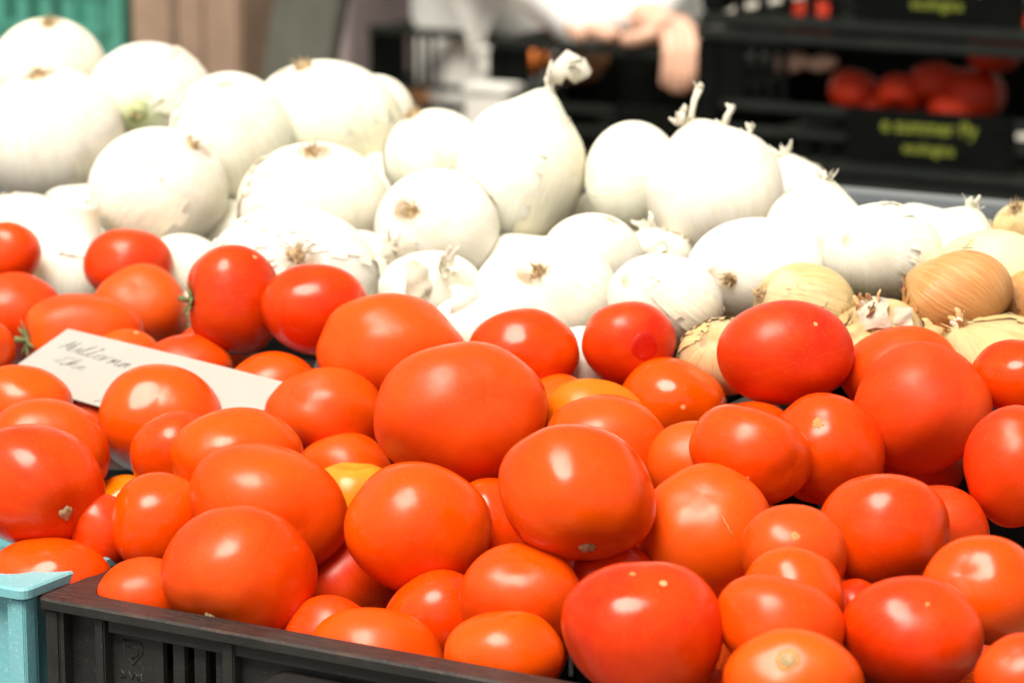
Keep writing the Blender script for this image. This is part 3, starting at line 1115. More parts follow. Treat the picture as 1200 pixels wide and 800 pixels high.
def add_roots(o, Vl, rng, n=26, mat=None):
    dr0 = np.array([0, 0, -1.0])
    patch_on(Vl, dr0, .13, .0012, 'root_plate', mat or M['root'], o, rng, .35)
    v, f = [], []
    for _ in range(n):
        a, q = rng.uniform(0, 6.28), rng.uniform(.02, .15)
        dr = np.array([math.sin(q) * math.cos(a), math.sin(q) * math.sin(a), -math.cos(q)])
        b = dr * (surf_r(Vl, dr) + .0003)
        tip = b + dr * rng.uniform(.002, .007) + np.array([rng.uniform(-.004, .004), rng.uniform(-.004, .004), rng.uniform(-.002, .002)])
        mid = .5 * (b + tip) + np.array([rng.uniform(-.0015, .0015) for _ in range(3)])
        s0 = len(v)
        F3 = frame_from(tip - b)
        for pnt, rr in ((b, .0006), (mid, .0005), (tip, .0002)):
            for k in range(3):
                ang = 2.094 * k
                v.append(pnt + rr * (F3[:, 0] * math.cos(ang) + F3[:, 1] * math.sin(ang)))
        for r in range(2):
            for k in range(3):
                k2 = (k + 1) % 3
                f.append((s0 + r * 3 + k, s0 + r * 3 + k2, s0 + r * 3 + 3 + k2, s0 + r * 3 + 3 + k))
    link('roots', pydata('roots', v, f), mat or M['root'], o)


def outer_skin(o, r, Pf, E, rng, mat, span, th0, th1, lift=.0009):
    """A torn sheet of dry skin still lying on part of the bulb."""
    rr = r.copy()
    V = (UNIT * rr[:, None]) @ Pf.T @ E.T @ Pf
    nV = V / np.linalg.norm(V, axis=1)[:, None]
    p0 = rng.uniform(0, 6.28)
    rows = NV - 1
    jag = [rng.uniform(-.12, .12) for _ in range(rows)]
    jt = [rng.uniform(-.16, .16) for _ in range(NU)]
    use = {}
    v, f = [], []
    for ri in range(rows - 1):
        for k in range(NU):
            a = 1 + ri * NU + k; b = 1 + ri * NU + (k + 1) % NU
            t, ph = TH[a], (PH[a] - p0) % (2 * math.pi)
            if th0 + jt[k] < t < th1 + jt[k] and jag[ri] + .1 < ph < span + jag[ri]:
                f.append((a, a + NU, b + NU, b))
    if not f: return
    keep = sorted({q for face in f for q in face})
    cnt = {}
    for face in f:
        for q in face: cnt[q] = cnt.get(q, 0) + 1
    for q in keep:
        use[q] = len(v)
        edge = cnt[q] < 4
        v.append(V[q] + nV[q] * (lift + (rng.uniform(0, .0010) if edge else rng.uniform(0, .0002))))
    n0 = len(v)
    v += [p - nV[q] * .0004 for q, p in zip(keep, list(v))]
    faces = [tuple(use[q] for q in face) for face in f]
    faces += [tuple(use[q] + n0 for q in reversed(face)) for face in f]
    sk = link('outer_skin', pydata('outer_skin', v, faces), mat, o)
    g = rng.uniform(1.0, 1.15)
    sk.color = (o.color[0] * g, o.color[1] * g * .97, o.color[2] * g * .9, 1)
    sk['green'] = 0.0


def shreds(o, base, axis, n, length, width, spread, rng, mat, name='frayed_tip'):
    """Thin dry leaf ends, each a tapering curled ribbon."""
    F3 = frame_from(axis)
    for k in range(n):
        a = 6.283 * k / n + rng.uniform(-.4, .4)
        out = F3[:, 0] * math.cos(a) + F3[:, 1] * math.sin(a)
        L_ = length * rng.uniform(.5, 1.2)
        q = spread * rng.uniform(.2, 1.1)
        curl = rng.uniform(-.5, .7)
        pts, w = [], []
        for i in range(6):
            e = i / 5
            pts.append(np.array(base) + out * width * .7 + F3[:, 2] * L_ * e * (1 - .25 * e * abs(curl)) + out * L_ * (q * e + curl * e * e * .6) + F3[:, 0] * L_ * .06 * rng.uniform(-1, 1))
            w.append(width * rng.uniform(.75, 1.2) * (1 - .75 * e ** 2))
        link(name, tube_mesh(name, pts, w, 7, .16, .25, True, rng), mat, o)


def build_onion(it, idx):
    rng = random.Random(900 + idx)
    E, Rt = ellipse_matrix(it)
    sp = it['spot']
    if sp:
        p = spot_dir(it, E, sp[0], sp[1])
        if sp[2] == 'neck' and it['neck'] in ('tail', 'long', 'spike', 'tuft'):
            p = np.array([p[0], p[1], .12]); p /= np.linalg.norm(p)
        if sp[2] == 'root': p = -p
    else:
        p = np.array([rng.uniform(-.7, .7), rng.uniform(-.8, .1), -rng.uniform(.4, 1.0)]); p /= np.linalg.norm(p)
    Pf = frame_from(p)
    nk = {'tail': .12, 'long': .16, 'spike': .07, 'tuft': .10, 'stub': .12, 'fray': .12, None: .06}[it['neck']]
    rad_o = onion_radius(rng, nk, rng.uniform(.010, .022))
    me, Vl = fruit_mesh('onion', rad_o, Pf, E)
    mat = {W_: M['onion'], P_: M['onion'], T_: M['onion_tan'], B_: M['onion_brown']}[it['col']]
    o = link('onion', me, mat, None, it['pos'])
    set_rot(o, Pf)
    base = np.array(OCOL[it['col']])
    o.color = (*np.clip(base * np.array([rng.uniform(.98, 1.02), rng.uniform(.97, 1.02), rng.uniform(.92, 1.04)]), 0, .9), 1)
    o['green'] = float(rng.uniform(.0, .35) if it['neck'] != 'stub' else .9)
    tag(o, it['label'], 'onion', OGROUP)
    hm = M['husk'] if it['col'] in (W_, P_) else M['husk_tan']
    r0 = surf_r(Vl, np.array([0, 0, 1.0]))
    top = np.array([0, 0, r0 * .97])
    s = it['d'] / FPX
    if sp and sp[2] == 'root': add_roots(o, Vl, rng)
    for k in range({W_: rng.choice([0, 1, 1, 2]), P_: 1, T_: 2, B_: 1}[it['col']]):
        outer_skin(o, rad_o, Pf, E, rng, {W_: M['peel'], P_: M['peel'], T_: M['peel_tan'], B_: M['peel_brown']}[it['col']], rng.uniform(.8, 2.6), rng.uniform(.15, .6), rng.uniform(1.5, 2.9), .0004 + .0005 * k)
    if it['neck'] == 'tail':
        ragged_husk('papery_tail', o, top, (0, 0, 1), 20 * s, 9 * s, rng, hm, .1, 1.0, 5)
        # the flag-like end folded over to the right of the picture
        to_local = Pf.T
        pts = [np.array([4, 0, 0]), np.array([8, 14, 3]), np.array([20, 20, 2]), np.array([34, 16, -2]), np.array([46, 10, 0])]
        pts = [top + to_local @ (q * s) + np.array([0, 0, 12 * s]) for q in pts]
        link('papery_tail', tube_mesh('papery_tail', pts, [7 * s, 10 * s, 15 * s, 15 * s, 4 * s], 16, .26, .3, True, rng), hm, o)
        shreds(o, pts[2], Pf.T @ np.array([1, .2, 0]), 5, 22 * s, 6 * s, .5, rng, hm, 'papery_tail')
        pts = [np.array([0, 4, 2]), np.array([-2, 16, 3]), np.array([2, 30, 4])]
        pts = [top + to_local @ (q * s) + np.array([0, 0, 8 * s]) for q in pts]
        link('papery_tail', tube_mesh('papery_tail', pts, [7 * s, 5 * s, 3 * s], 10, .5, .2, True, rng), hm, o)
    elif it['neck'] == 'long':
        prof = ((.55, 46), (.72, 38), (.86, 31), (1.02, 26), (1.2, 23), (1.4, 21), (1.58, 20.5), (1.72, 22))
        pts = [np.array([0, 0, r0 / 1.3 * k]) + np.array([2 * k, 0, 0]) * s for k, j in prof]
        link('neck', tube_mesh('neck', pts, [j * s for k, j in prof], 20, 1, .025, True, rng), M['onion'], o).color = o.color
        for k in range(5):
            a = k * 1.257
            shreds(o, pts[-1] + np.array([math.cos(a), math.sin(a), 0]) * 14 * s - np.array([0, 0, 4 * s]), (math.cos(a) * .2, math.sin(a) * .2, 1), 2, 10 * s, 5 * s, .3, rng, hm)
    elif it['neck'] == 'spike':
        to_local = Pf.T
        for pl, wd in (([(-6, -6, 0), (-4, 10, 2), (0, 26, 2), (6, 40, 0)], (11, 6, 6, 8)), ([(34, -10, 0), (38, 6, 2), (44, 16, 0)], (13, 15, 12)),
                       ([(-16, -4, 2), (-16, 8, 2), (-12, 12, 0)], (7, 8, 5)), ([(60, -22, 0), (66, -8, 2)], (10, 12))):
            pts = [top + to_local @ (np.array(q, float) * s) for q in pl]
            link('papery_tail', tube_mesh('papery_tail', pts, [k * s * .62 for k in wd], 10, .4, .35, True, rng), hm, o)
            shreds(o, pts[-1], Pf.T @ np.array([0, 1, 0]), 4, 8 * s, 3.5 * s, .6, rng, hm, 'papery_tail')
            shreds(o, pts[0], Pf.T @ np.array([0, 1, 0]), 5, 14 * s, 4 * s, .8, rng, hm, 'papery_tail')
    elif it['neck'] == 'tuft':
        shreds(o, top - np.array([0, 0, .003]), (0, 0, 1), 7, 22 * s, 4.5 * s, .5, rng, hm)
    elif it['neck'] == 'stub':
        pts = [np.array([0, 0, r0 * k]) for k in (.84, .96, 1.03)]
        link('cut_stem', tube_mesh('cut_stem', pts, [18 * s, 12 * s, 10 * s], 14, 1, .06, True, rng), M['green_stem'], o)
        shreds(o, pts[-1] - np.array([0, 0, .002]), (0, 0, 1), 5, 10 * s, 3.5 * s, .7, rng, M['root'])
    elif it['neck'] == 'fray':
        shreds(o, top - np.array([0, 0, .004]), (0, 0, 1), 8, 26 * s, 6 * s, .9, rng, hm, 'loose_skin')
        shreds(o, top - np.array([0, 0, .002]), (0, 0, 1), 5, 16 * s, 4 * s, .3, rng, M['husk'], 'loose_skin')
    return o


for idx, it in enumerate(items):
    (build_tomato if it['kind'] == 't' else build_onion)(it, idx)

# ------------------------------------------------------------------ the fruit lying beneath, seen only through the gaps
centres = np.array([it['pos'] for it in items])
radii = np.array([(it['sa'] * it['sb'] * it['sc']) ** (1 / 3) for it in items])
filler_mesh = {}
for kind in ('t', 'o'):
    filler_mesh[kind] = []
    for k in range(3):
        rng = random.Random(50 + k)
        Pf = np.eye(3)
        E = np.diag([1.0, 1.0, .86 if kind == 't' else 1.0])
        r = tomato_radius(rng, .018, .12, .015) if kind == 't' else onion_radius(rng, .08, .012)
        me, _ = fruit_mesh('tomato' if kind == 't' else 'onion', r, Pf, E)
        me.materials.append(M['tomato'] if kind == 't' else M['onion'])
        filler_mesh[kind].append(me)


SC = 4.0
gx, gy = np.meshgrid(np.arange(-200, 1400, SC), np.arange(-200, 1000, SC))
DB = np.full(gx.shape, 99.0)
for it in items:
    c_, s_ = math.cos(it['tilt']), math.sin(it['tilt'])
    ux, uy = gx - it['cx'], gy - it['cy']
    e = ((ux * c_ + uy * s_) / (it['a'] * 1.01)) ** 2 + ((-ux * s_ + uy * c_) / (it['b'] * 1.01)) ** 2
    DB = np.where((e < 1) & (it['d'] < DB), it['d'], DB)


def covered(p, r):
    v = np.array(p) - CAM
    dd = v @ FV
    px, py, pr = 600 + v @ RV / dd * FPX, 400 - v @ UV / dd * FPX, r / dd * FPX
    m = (gx - px) ** 2 + (gy - py) ** 2 < pr * pr
    if m.sum() == 0: return 0
    return float((DB[m] < dd).mean())


def fill(kind, x0, x1, y0, y1, rr, label, group, cat, seed, layers, cov=.86):
    global centres, radii
    rng = random.Random(seed)
    n = 0
    for lay in range(layers):
        yy = y0
        row = 0
        while yy < y1:
            xx = x0 + (rr if row % 2 else 0)
            while xx < x1:
                r = rr * rng.uniform(.9, 1.08)
                z = ZR + .02 + KSLOPE * (yy - Y0) - .052 - lay * .055 + rng.uniform(-.006, .006)
                p = np.array([xx + rng.uniform(-.006, .006), yy + rng.uniform(-.006, .006), z])
                dist = np.linalg.norm(centres - p, axis=1) - (radii + r) * .93
                if dist.min() > 0 and covered(p, r) > cov:
                    o = link(cat, filler_mesh[kind][n % 3], None, None, p)
                    o.scale = (r, r, r)
                    o.rotation_euler = (rng.uniform(1.8, 4.4) if kind == 't' else rng.uniform(-.6, .6), rng.uniform(-.6, .6), rng.uniform(0, 6.28))
                    if kind == 't':
                        o.color = (rng.uniform(.52, .64), rng.uniform(.025, .06), .005, 1)
                        o['shoulder'] = 0.1
                        o['bloom'] = .03
                    else:
                        o.color = (*OCOL[W_], 1)
                        o['green'] = .1
                    tag(o, label, cat, group)
                    centres = np.vstack([centres, p]); radii = np.append(radii, r)
                    n += 1
                xx += 2 * rr
            yy += rr * 1.75
            row += 1
    return n


nf = nf2 = nf3 = 0
for rr, sd in ((.034, 3), (.025, 13)):
    nf += fill('t', X0 + .05, X0 + CW - .04, Y0 + .05, Y0 + CL - .02, rr, 'tomato buried in the black crate, seen only through gaps', 'tomatoes buried in the black crate', 'tomato', sd, 2 if rr > .03 else 1)
    nf2 += fill('t', X0 - .37, X0 - .03, Y0 + .055, Y0 + .34, rr, 'tomato buried in the turquoise crate, seen only through gaps', 'tomatoes buried in the turquoise crate', 'tomato', sd + 1, 1)
for rr, sd in ((.040, 5), (.028, 15)):
    nf3 += fill('o', X0 - .40, X0 + .82, OY - .02, OY + .32, rr, 'white onion buried in the heap, seen only through gaps', 'onions buried under the heap', 'onion', sd, 1, .80 if rr < .03 else .86)
print('fillers', nf, nf2, nf3)


# ------------------------------------------------------------------ loose dry skins between the bulbs
def flake(px, py, d_, w, h, mat, label, seed):
    rng = random.Random(seed)
    s_ = d_ / FPX
    F3 = frame_from(np.array([rng.uniform(-.5, .5), rng.uniform(.1, .7), 1.0]))
    v, f = [], []
    n, m_ = 10, 8
    for side in (0, 1):
        for j in range(m_ + 1):
            for i in range(n + 1):
                e, g = 2 * i / n - 1, 2 * j / m_ - 1
                rr = math.hypot(e, g)
                k = 1 + .07 * math.sin(5 * math.atan2(g, e) + seed) * (rr > .6)
                q = np.array([e * w / 2 * k * (1 - .22 * g * g), g * h / 2 * k, -(.34 * e * e + .2 * g * g) * w * .5 + 2.2 * math.sin(5 * e + 3 * g + seed)])
                v.append(F3 @ q * s_ - (F3[:, 2] * .0004 if side else 0))
    st_ = (n + 1) * (m_ + 1)
    for side in (0, 1):
        for j in range(m_):
            for i in range(n):
                a = side * st_ + j * (n + 1) + i
                t_ = (a, a + 1, a + n + 2, a + n + 1)
                f.append(t_ if side == 0 else t_[::-1])
    o = link('onion_skin', pydata('onion_skin', v, f), mat, None, at(px, py, d_))
    o.rotation_mode = 'QUATERNION'
    o.rotation_quaternion = Matrix(VIEW.tolist()).to_quaternion()
    tag(o, label, 'onion skin', 'loose onion skins')


def near_depth(px, py):
    best = 9
    for it in items:
        e = ((px - it['cx']) / it['a']) ** 2 + ((py - it['cy']) / it['b']) ** 2
        if e < 1: best = min(best, it['d'] - it['sc'] * math.sqrt(1 - e))
    return best if best < 9 else plane_depth(px, py)


for px, py, w, h, mk, lab in ((462, 300, 44, 50, 'husk_grey', 'torn white skin with a greenish edge above the large lumpy tomato'),
                              (492, 322, 50, 30, 'husk_grey', 'scrap of white onion skin lying left of the scarred middle onion'),
                              (548, 350, 46, 36, 'husk', 'curled white onion skin low between two back tomatoes'),
                              (760, 283, 30, 40, 'husk', 'pointed white onion skin under the onion with the twisted stalk'),
                              (1022, 362, 46, 36, 'husk_grey', 'pale translucent onion skin between the straw and the brown onion'),
                              (1058, 374, 34, 22, 'husk_grey', 'small pale skin scrap just left of the brown onion'),
                              (1100, 384, 40, 34, 'husk_tan', 'ragged tan onion skin under the brown onion'),
                              (1010, 392, 40, 40, 'husk_tan', 'tan onion skin right of the large deep red tomato')):
    flake(px, py, near_depth(px, py) - .004, w, h, M[mk], lab, int(px))

# ================================================================== PRICE CARD
def dep(label):
    return [i for i in items if i['label'].startswith(label)][0]


def cardpt(px, py): return at(px, py, float(CP @ np.array([px, py, 1.0])))


cTL, cTR, cBL = cardpt(81, 387), cardpt(346, 453), cardpt(2, 447)
ex_, ey_ = cTR - cTL, cBL - cTL
nrm = np.cross(ex_, ey_); nrm /= np.linalg.norm(nrm)
if nrm @ FV > 0: nrm = -nrm
lx, ly = np.linalg.norm(ex_), np.linalg.norm(ey_)
v, f = [], []
NX, NY = 14, 8
for s_ in (0, 1):
    for j in range(NY + 1):
        for i in range(NX + 1):
            e, g = i / NX, j / NY
            curl = .0018 * math.sin(3.0 * e + 1.2 * g) + .004 * (e - .5) ** 2
            v.append(ex_ * e + ey_ * g + nrm * (curl + (0 if s_ else .0005)))
st2 = (NX + 1) * (NY + 1)
for s_ in (0, 1):
    for j in range(NY):
        for i in range(NX):
            a = s_ * st2 + j * (NX + 1) + i
            q = (a, a + 1, a + NX + 2, a + NX + 1)
            f.append(q if s_ == 0 else q[::-1])
ed = [(i, i + 1) for i in range(NX)] + [(j * (NX + 1) + NX, (j + 1) * (NX + 1) + NX) for j in range(NY)] + [(NY * (NX + 1) + i + 1, NY * (NX + 1) + i) for i in range(NX)] + [((j + 1) * (NX + 1), j * (NX + 1)) for j in range(NY)]
for a, b in ed: f.append((a, a + st2, b + st2, b))
card = empty('price_card', cTL)
tag(card, 'off-white paper card with faint pencil handwriting stuck among the left tomatoes', 'card')
link('paper', pydata('paper', v, f, False), M['card'], card)
# pencil handwriting, letter by letter as joined strokes in card coordinates (e along, g down)
def letters(word, x, y, w, h, slant, k):
    shapes = {'M': [(0, 1), (.15, 0), (.5, .8), (.8, 0), (1, 1)], 'u': [(0, .4), (.1, .95), (.5, 1), (.8, .4), (1, 1)], 'l': [(0, 1), (.5, -.1), (.3, -.1), (.4, 1), (1, .9)],
              't': [(0, .9), (.5, -.1), (.4, 1), (1, .9)], 'o': [(.5, .4), (0, .7), (.4, 1), (.9, .7), (.5, .4), (1, .5)], 'r': [(0, 1), (.3, .4), (.9, .5), (1, .9)],
              'i': [(0, 1), (.4, .4), (.5, 1), (1, .9)], 'n': [(0, 1), (.1, .4), (.2, .8), (.6, .4), (.8, 1), (1, .9)], 'a': [(.8, .45), (.1, .6), (.3, 1), (.8, .5), (1, 1)],
              'E': [(.9, .05), (.2, .2), (.5, .45), (0, .8), (.9, .9)], 'k': [(0, 1), (.4, -.1), (.3, .9), (.8, .4), (.4, .65), (1, 1)], 'e': [(.1, .75), (.8, .6), (.5, .4), (.1, .8), (1, .95)]}
    out = []
    for i, ch in enumerate(word):
        for a, b in shapes[ch]:
            out.append((x + (i + a) * w + slant * (1 - b), y + b * h + i * k))
    return out


def on_card(e, g):
    curl = .0018 * math.sin(3.0 * e + 1.2 * g) + .004 * (e - .5) ** 2
    return ex_ * e + ey_ * g + nrm * (curl + .0007)


for name, pl in (('handwriting', letters('Mutlorna', .06, .17, .040, .16, .03, .008)), ('handwriting', letters('Eke', .10, .42, .050, .14, .03, .012)),
                 ('handwriting', [(.40, .62), (.44, .64), (.48, .60), (.52, .55)]), ('handwriting', [(.42, .95), (.45, .90), (.48, .78), (.50, .66)]),
                 ('handwriting', [(.76, .40), (.80, .44), (.80, .55), (.77, .60)])):
    link(name, tube_mesh(name, [on_card(a, b) for a, b in pl], [.00016] * len(pl), 4), M['pencil'], card)

# ================================================================== BLACK TRAYS BEHIND
TW, TD, TH_, TP = .55, .30, .148, .152
tray_parts = {}


def tray_build():
    P = {}
    h = TW / 2
    def bxs(key, lst, bev=.0015):
        bm_ = bmesh.new()
        for q in lst: add_box(bm_, *q, bev)
        P[key] = bm_mesh(key, bm_)
    P['floor'] = [box_mesh('floor_slat', -h + .012, h - .012, .012 + k * .0465, .012 + k * .0465 + .038, .004, .009) for k in range(6)]
    P['ledge'] = box_mesh('ledge', -h, h, -.006, .010, 0, .014, .003)
    P['label_panel'] = box_mesh('label_panel', -.095, .095, -.002, .006, .0145, .074, .002)
    P['rail'] = [box_mesh('rail', -h + .028, -.0955, -.001, .006, .062, .072, .0015), box_mesh('rail', .0955, h - .028, -.001, .006, .062, .072, .0015),
                 box_mesh('rail', -h + .028, -.0955, -.003, .006, .036, .044, .0015), box_mesh('rail', .0955, h - .028, -.003, .006, .036, .044, .0015)]
    P['post'] = [box_mesh('post', -h, -h + .0275, -.002, .026, .0145, .136, .003), box_mesh('corner_panel', -h + .0278, -h + .060, -.001, .004, .0725, .136, .001), box_mesh('corner_panel', h - .060, h - .0278, -.001, .004, .0725, .136, .001), box_mesh('post', h - .0275, h, -.002, .026, .0145, .136, .003),
                 box_mesh('post', -h, -h + .0275, TD - .026, TD, .0145, .136, .003), box_mesh('post', h - .0275, h, TD - .026, TD, .0145, .136, .003)]
    P['top_rim'] = [box_mesh('top_rim', -h, h, -.006, .014, .1365, TH_, .002), box_mesh('top_rim', -h, h, TD - .014, TD, .1365, TH_, .002),
                    box_mesh('top_rim', -h, -h + .02, .0145, TD - .0145, .1365, TH_ - .001, .002), box_mesh('top_rim', h - .02, h, .0145, TD - .0145, .1365, TH_ - .001, .002)]
    P['bar'] = []
    for sgn in (-1, 1):
        for k in range(5):
            xx = sgn * (.118 + k * .028)
            P['bar'].append(box_mesh('bar', xx - .006, xx + .006, .001, .005, .0145, .0355, .0008))
    for sgn in (-1, 1):                                       # comb of bars in the upper corner openings
        for k in range(3):
            xx = sgn * (h - .072 - k * .016)
            P['bar'].append(box_mesh('bar', xx - .004, xx + .004, .001, .005, .0725, .136, .0008))
    P['side'] = [box_mesh('side', -h + .002, -h + .006, .027, TD - .027, .0145, .070, .001), box_mesh('side', -h + .002, -h + .006, .205, TD - .027, .0702, .136, .001), box_mesh('side', h - .006, h - .002, .027, TD - .027, .0145, .136, .001),
                 box_mesh('side', -h + .028, h - .17, TD - .006, TD - .002, .0145, .125, .001)]
    return P


TRAY = tray_build()


def text_mesh(txt, size):
    cu = bpy.data.curves.new('lettering', 'FONT')
    cu.body = txt
    cu.size = size
    cu.align_x = 'CENTER'
    cu.extrude = .0004
    cu.offset = size * .02
    ob = bpy.data.objects.new('tmp', cu)
    COL.objects.link(ob)
    dg = bpy.context.evaluated_depsgraph_get()
    me = bpy.data.meshes.new_from_object(ob.evaluated_get(dg))
    bpy.data.objects.remove(ob)
    me.materials.clear()
    return me


LET1, LET2 = text_mesh('e summer Py', .0205), text_mesh('ecologica', .0155)


def tray(loc, label, lettered=True):
    t = empty('stacking_tray', loc)
    tag(t, label, 'tray', 'black stacking trays behind the stall')
    for key, me in TRAY.items():
        for m_ in (me if isinstance(me, list) else [me]):
            o = link(m_.name.split('.')[0], m_, M['tray_rim'] if key in ('top_rim', 'ledge', 'rail') else M['tray'], t)
            if key == 'label_panel' and lettered:
                for L_, zz in ((LET1, .051), (LET2, .030)):
                    q = link('lettering', L_, M['lime'], o, (0, -.0032, zz))
                    q.rotation_euler = (R_(90), 0, 0)
    return t


S1Y, S2Y, S3Y = 3.00, 3.33, 3.66
s1 = at_y(1088, 213, S1Y)
s2 = at_y(572, 46, S2Y); s2 = np.array([s2[0] + TW / 2, S2Y, at_y(690, 52, S2Y)[2] - TH_])
s3 = at_y(432, 32, S3Y); s3 = np.array([s3[0] + TW / 2 , S3Y, at_y(480, 33, S3Y)[2] - TH_])
print('stacks', s1, s2, s3)
t_b = tray((s1[0], S1Y, s1[2]), 'lower black tray of the right stack with lime green lettering and tomatoes inside')
t_a = tray((s1[0] + .004, S1Y + .002, s1[2] + TP), 'upper black tray of the right stack, its lettering cut by the top edge')
t_c = tray((s1[0], S1Y, s1[2] - TP), 'black tray at the foot of the right stack hidden by the grey rail')
t_d = tray((s2[0], S2Y, s2[2]), 'black tray under the hand of the person in white', False)
t_e = tray((s2[0] + .07, S2Y + .004, s2[2] - TP), 'black tray below the one the hand rests on', False)
t_f = tray((s3[0], S3Y, s3[2]), 'far black tray left of the hanging white cloth', False)
t_g = tray((s3[0] + .01, S3Y, s3[2] - TP), 'lowest far black tray with brown potatoes inside', False)
BT = s3[2] - TP - .001
table('stall_table', 'wooden table under the black stacking trays', s3[0] - 1.0, s1[0] + .5, S1Y - .03, S3Y + .36, BT, 7)
for (xx, yy, zz, lab) in ((s1[0], S1Y, s1[2] - TP, 'wooden pallet under the right stack of black trays'), (s2[0] + .07, S2Y, s2[2] - TP, 'wooden pallet under the middle stack of black trays')):
    hgt = zz - BT - .002
    if hgt < .01: continue
    pl_ = empty('pallet', (xx, yy, BT + .001)); tag(pl_, lab, 'pallet')
    for k in range(4): box('board', M['wood'], pl_, -.26, .26, .005 + k * .073, .005 + k * .073 + .06, max(hgt - .012, .001), hgt, .001)
    for sx in (-.24, 0, .2): box('runner', M['wood'], pl_, sx, sx + .04, .008, .28, 0, max(hgt - .0125, .0008))

# produce inside the trays
def loose(name, kind, px, py, Y, r, col, label, group, cat, squash=(1, 1, .9)):
    p = at_y(px, py, Y)
    o = link(name, filler_mesh[kind][rnd.randrange(3)], None, None, p)
    o.scale = (r * squash[0], r * squash[1], r * squash[2])
    o.rotation_euler = (rnd.uniform(2.2, 4), rnd.uniform(-.4, .4), rnd.uniform(0, 6))
    o.color = (*col, 1); o['bloom'] = -.05; o['shoulder'] = 0.0; o['green'] = 0.0
    tag(o, label, cat, group)
    return o


for px, py, r, lab in ((988, 112, .030, 'dark red tomato in the tray, leftmost of its heaped row'), (1040, 116, .026, 'dark red tomato in the tray between two taller ones'),
                       (1080, 104, .029, 'shiny dark red tomato in the tray above the lettering'), (1128, 114, .034, 'dark red tomato in the tray beside the pale bars'),
                       (1010, 128, .030, 'dim red tomato low in the lettered tray'),
                       (1105, 134, .030, 'dim red tomato low in the tray behind the lettering'), (1180, 40, .032, 'bright red tomato in the upper tray at the right edge'),
                       (950, 25, .030, 'dim red tomato behind the bars of the upper tray'), (1165, 60, .030, 'red tomato low in the upper tray at the right edge')):
    loose('tomato', 't', px + (14 if py > 70 else 0), py - (4 if py > 70 else 0), S1Y + .065 + rnd.uniform(-.015, .03), r, (.50, .006, .002), lab, 'tomatoes in the black trays', 'tomato')
def plain_fruit(name, px, py, Y, sx, sy, sz, mat, lab, cat, group):
    me = filler_mesh['o'][rnd.randrange(3)].copy()
    me.materials.clear(); me.materials.append(mat)
    o = link(name, me, None, None, at_y(px, py, Y)); o.scale = (sx, sy, sz)
    o.rotation_euler = (rnd.uniform(-.3, .3), 1.4, rnd.uniform(-.3, .3))
    return tag(o, lab, cat, group)
plain_fruit('sweet_potato', 926, 73, S1Y + .045, .012, .014, .022, M['peach'], 'pale peach coloured root lying at the back of the lettered tray', 'vegetable', 'pale roots in the tray')
plain_fruit('sweet_potato', 962, 74, S1Y + .05, .009, .011, .018, M['peach'], 'smaller pale root right of the other in the lettered tray', 'vegetable', 'pale roots in the tray')
plain_fruit('orange', 624, 72, S2Y + .06, .021, .021, .021, M['orange'], 'round bright orange fruit inside the tray under the hand', 'fruit', None)
plain_fruit('potato', 487, 124, S3Y + .05, .026, .028, .034, M['potato'], 'brown potato in the lowest far tray at its left', 'potato', 'potatoes in the far tray')
plain_fruit('potato', 512, 128, S3Y + .07, .024, .026, .032, M['potato'], 'brown potato in the lowest far tray beside another', 'potato', 'potatoes in the far tray')
plain_fruit('potato', 546, 120, S3Y + .06, .024, .026, .034, M['potato'], 'reddish brown potato at the right end of the lowest far tray', 'potato', 'potatoes in the far tray')
plain_fruit('potato', 680, 74, S2Y + .12, .026, .026, .036, M['potato'], 'reddish brown potato inside the tray under the hand', 'potato', None)
for px, py, w, h, Y, lab in ((590, 71, .050, .034, S2Y + .07, 'small white box beside the orange in the tray'),):
    p = at_y(px, py, Y)
    q = empty('carton', p); tag(q, lab, 'carton')
    box('carton_body', M['foam'], q, -w / 2, w / 2, -.02, .05, -h / 2, h / 2 - .006, .002)
    box('lid', M['foam'], q, -w / 2 - .002, w / 2 + .002, -.022, .052, h / 2 - .0055, h / 2, .001)
p = at_y(578, 98, S2Y - .03)
q = empty('foam_box', (p[0], p[1], p[2])); tag(q, 'white polystyrene box below the tray between the far crates and the tall onion', 'box')
box('box_body', M['foam'], q, -.032, .032, -.02, .02, -.17, -.012, .004)
box('lid', M['foam'], q, -.034, .034, -.022, .022, -.0115, 0, .003)

# ================================================================== LEFT BACKGROUND
gc = at_y(66, 30, 3.2)
g = empty('mesh_crate', (gc[0], 3.2, gc[2] - .21)); tag(g, 'teal green mesh crate standing at the top left corner', 'crate')
GH, GW = .36, .17
box('side', M['green_crate'], g, -GW - .06, -GW - .055, .005, .3, 0, GH); box('side', M['green_crate'], g, GW - .095, GW - .09, .005, .3, 0, GH)
box('back', M['green_crate'], g, -GW - .05, GW - .1, .295, .3, 0, GH)
for k in range(8): box('rail', M['green_crate'], g, -GW - .06, GW - .09, -.003, .004, k * .05, k * .05 + .012, .001)
for k in range(9):
    xx = -GW - .052 + k * .0385
    box('bar', M['green_crate'], g, xx, xx + .024, -.0005, .003, .0125, GH - .0005)
bxp = at_y(222, 40, 3.10)
cb = empty('cardboard_box', (bxp[0], 3.10, bxp[2] - .22)); tag(cb, 'tall brown cardboard box between the teal crate and the grey-green board', 'box')
for x0_, x1_, y_, mk in ((-.090, -.025, 0, 'cardboard'), (-.0245, .02, .004, 'cardboard'), (.0205, .075, .002, 'cardboard')):
    box('box_panel', M[mk], cb, x0_, x1_, y_, y_ + .2, 0, .5, .004)
op = at_y(350, 40, 3.05)
ob_ = empty('leaning_board', (op[0], 3.05, op[2] - .3)); tag(ob_, 'dark grey-green board leaning upright beside the cardboard box', 'board')
q = box('plank', M['olive'], ob_, -.048, .048, 0, .02, 0, .8, .003)
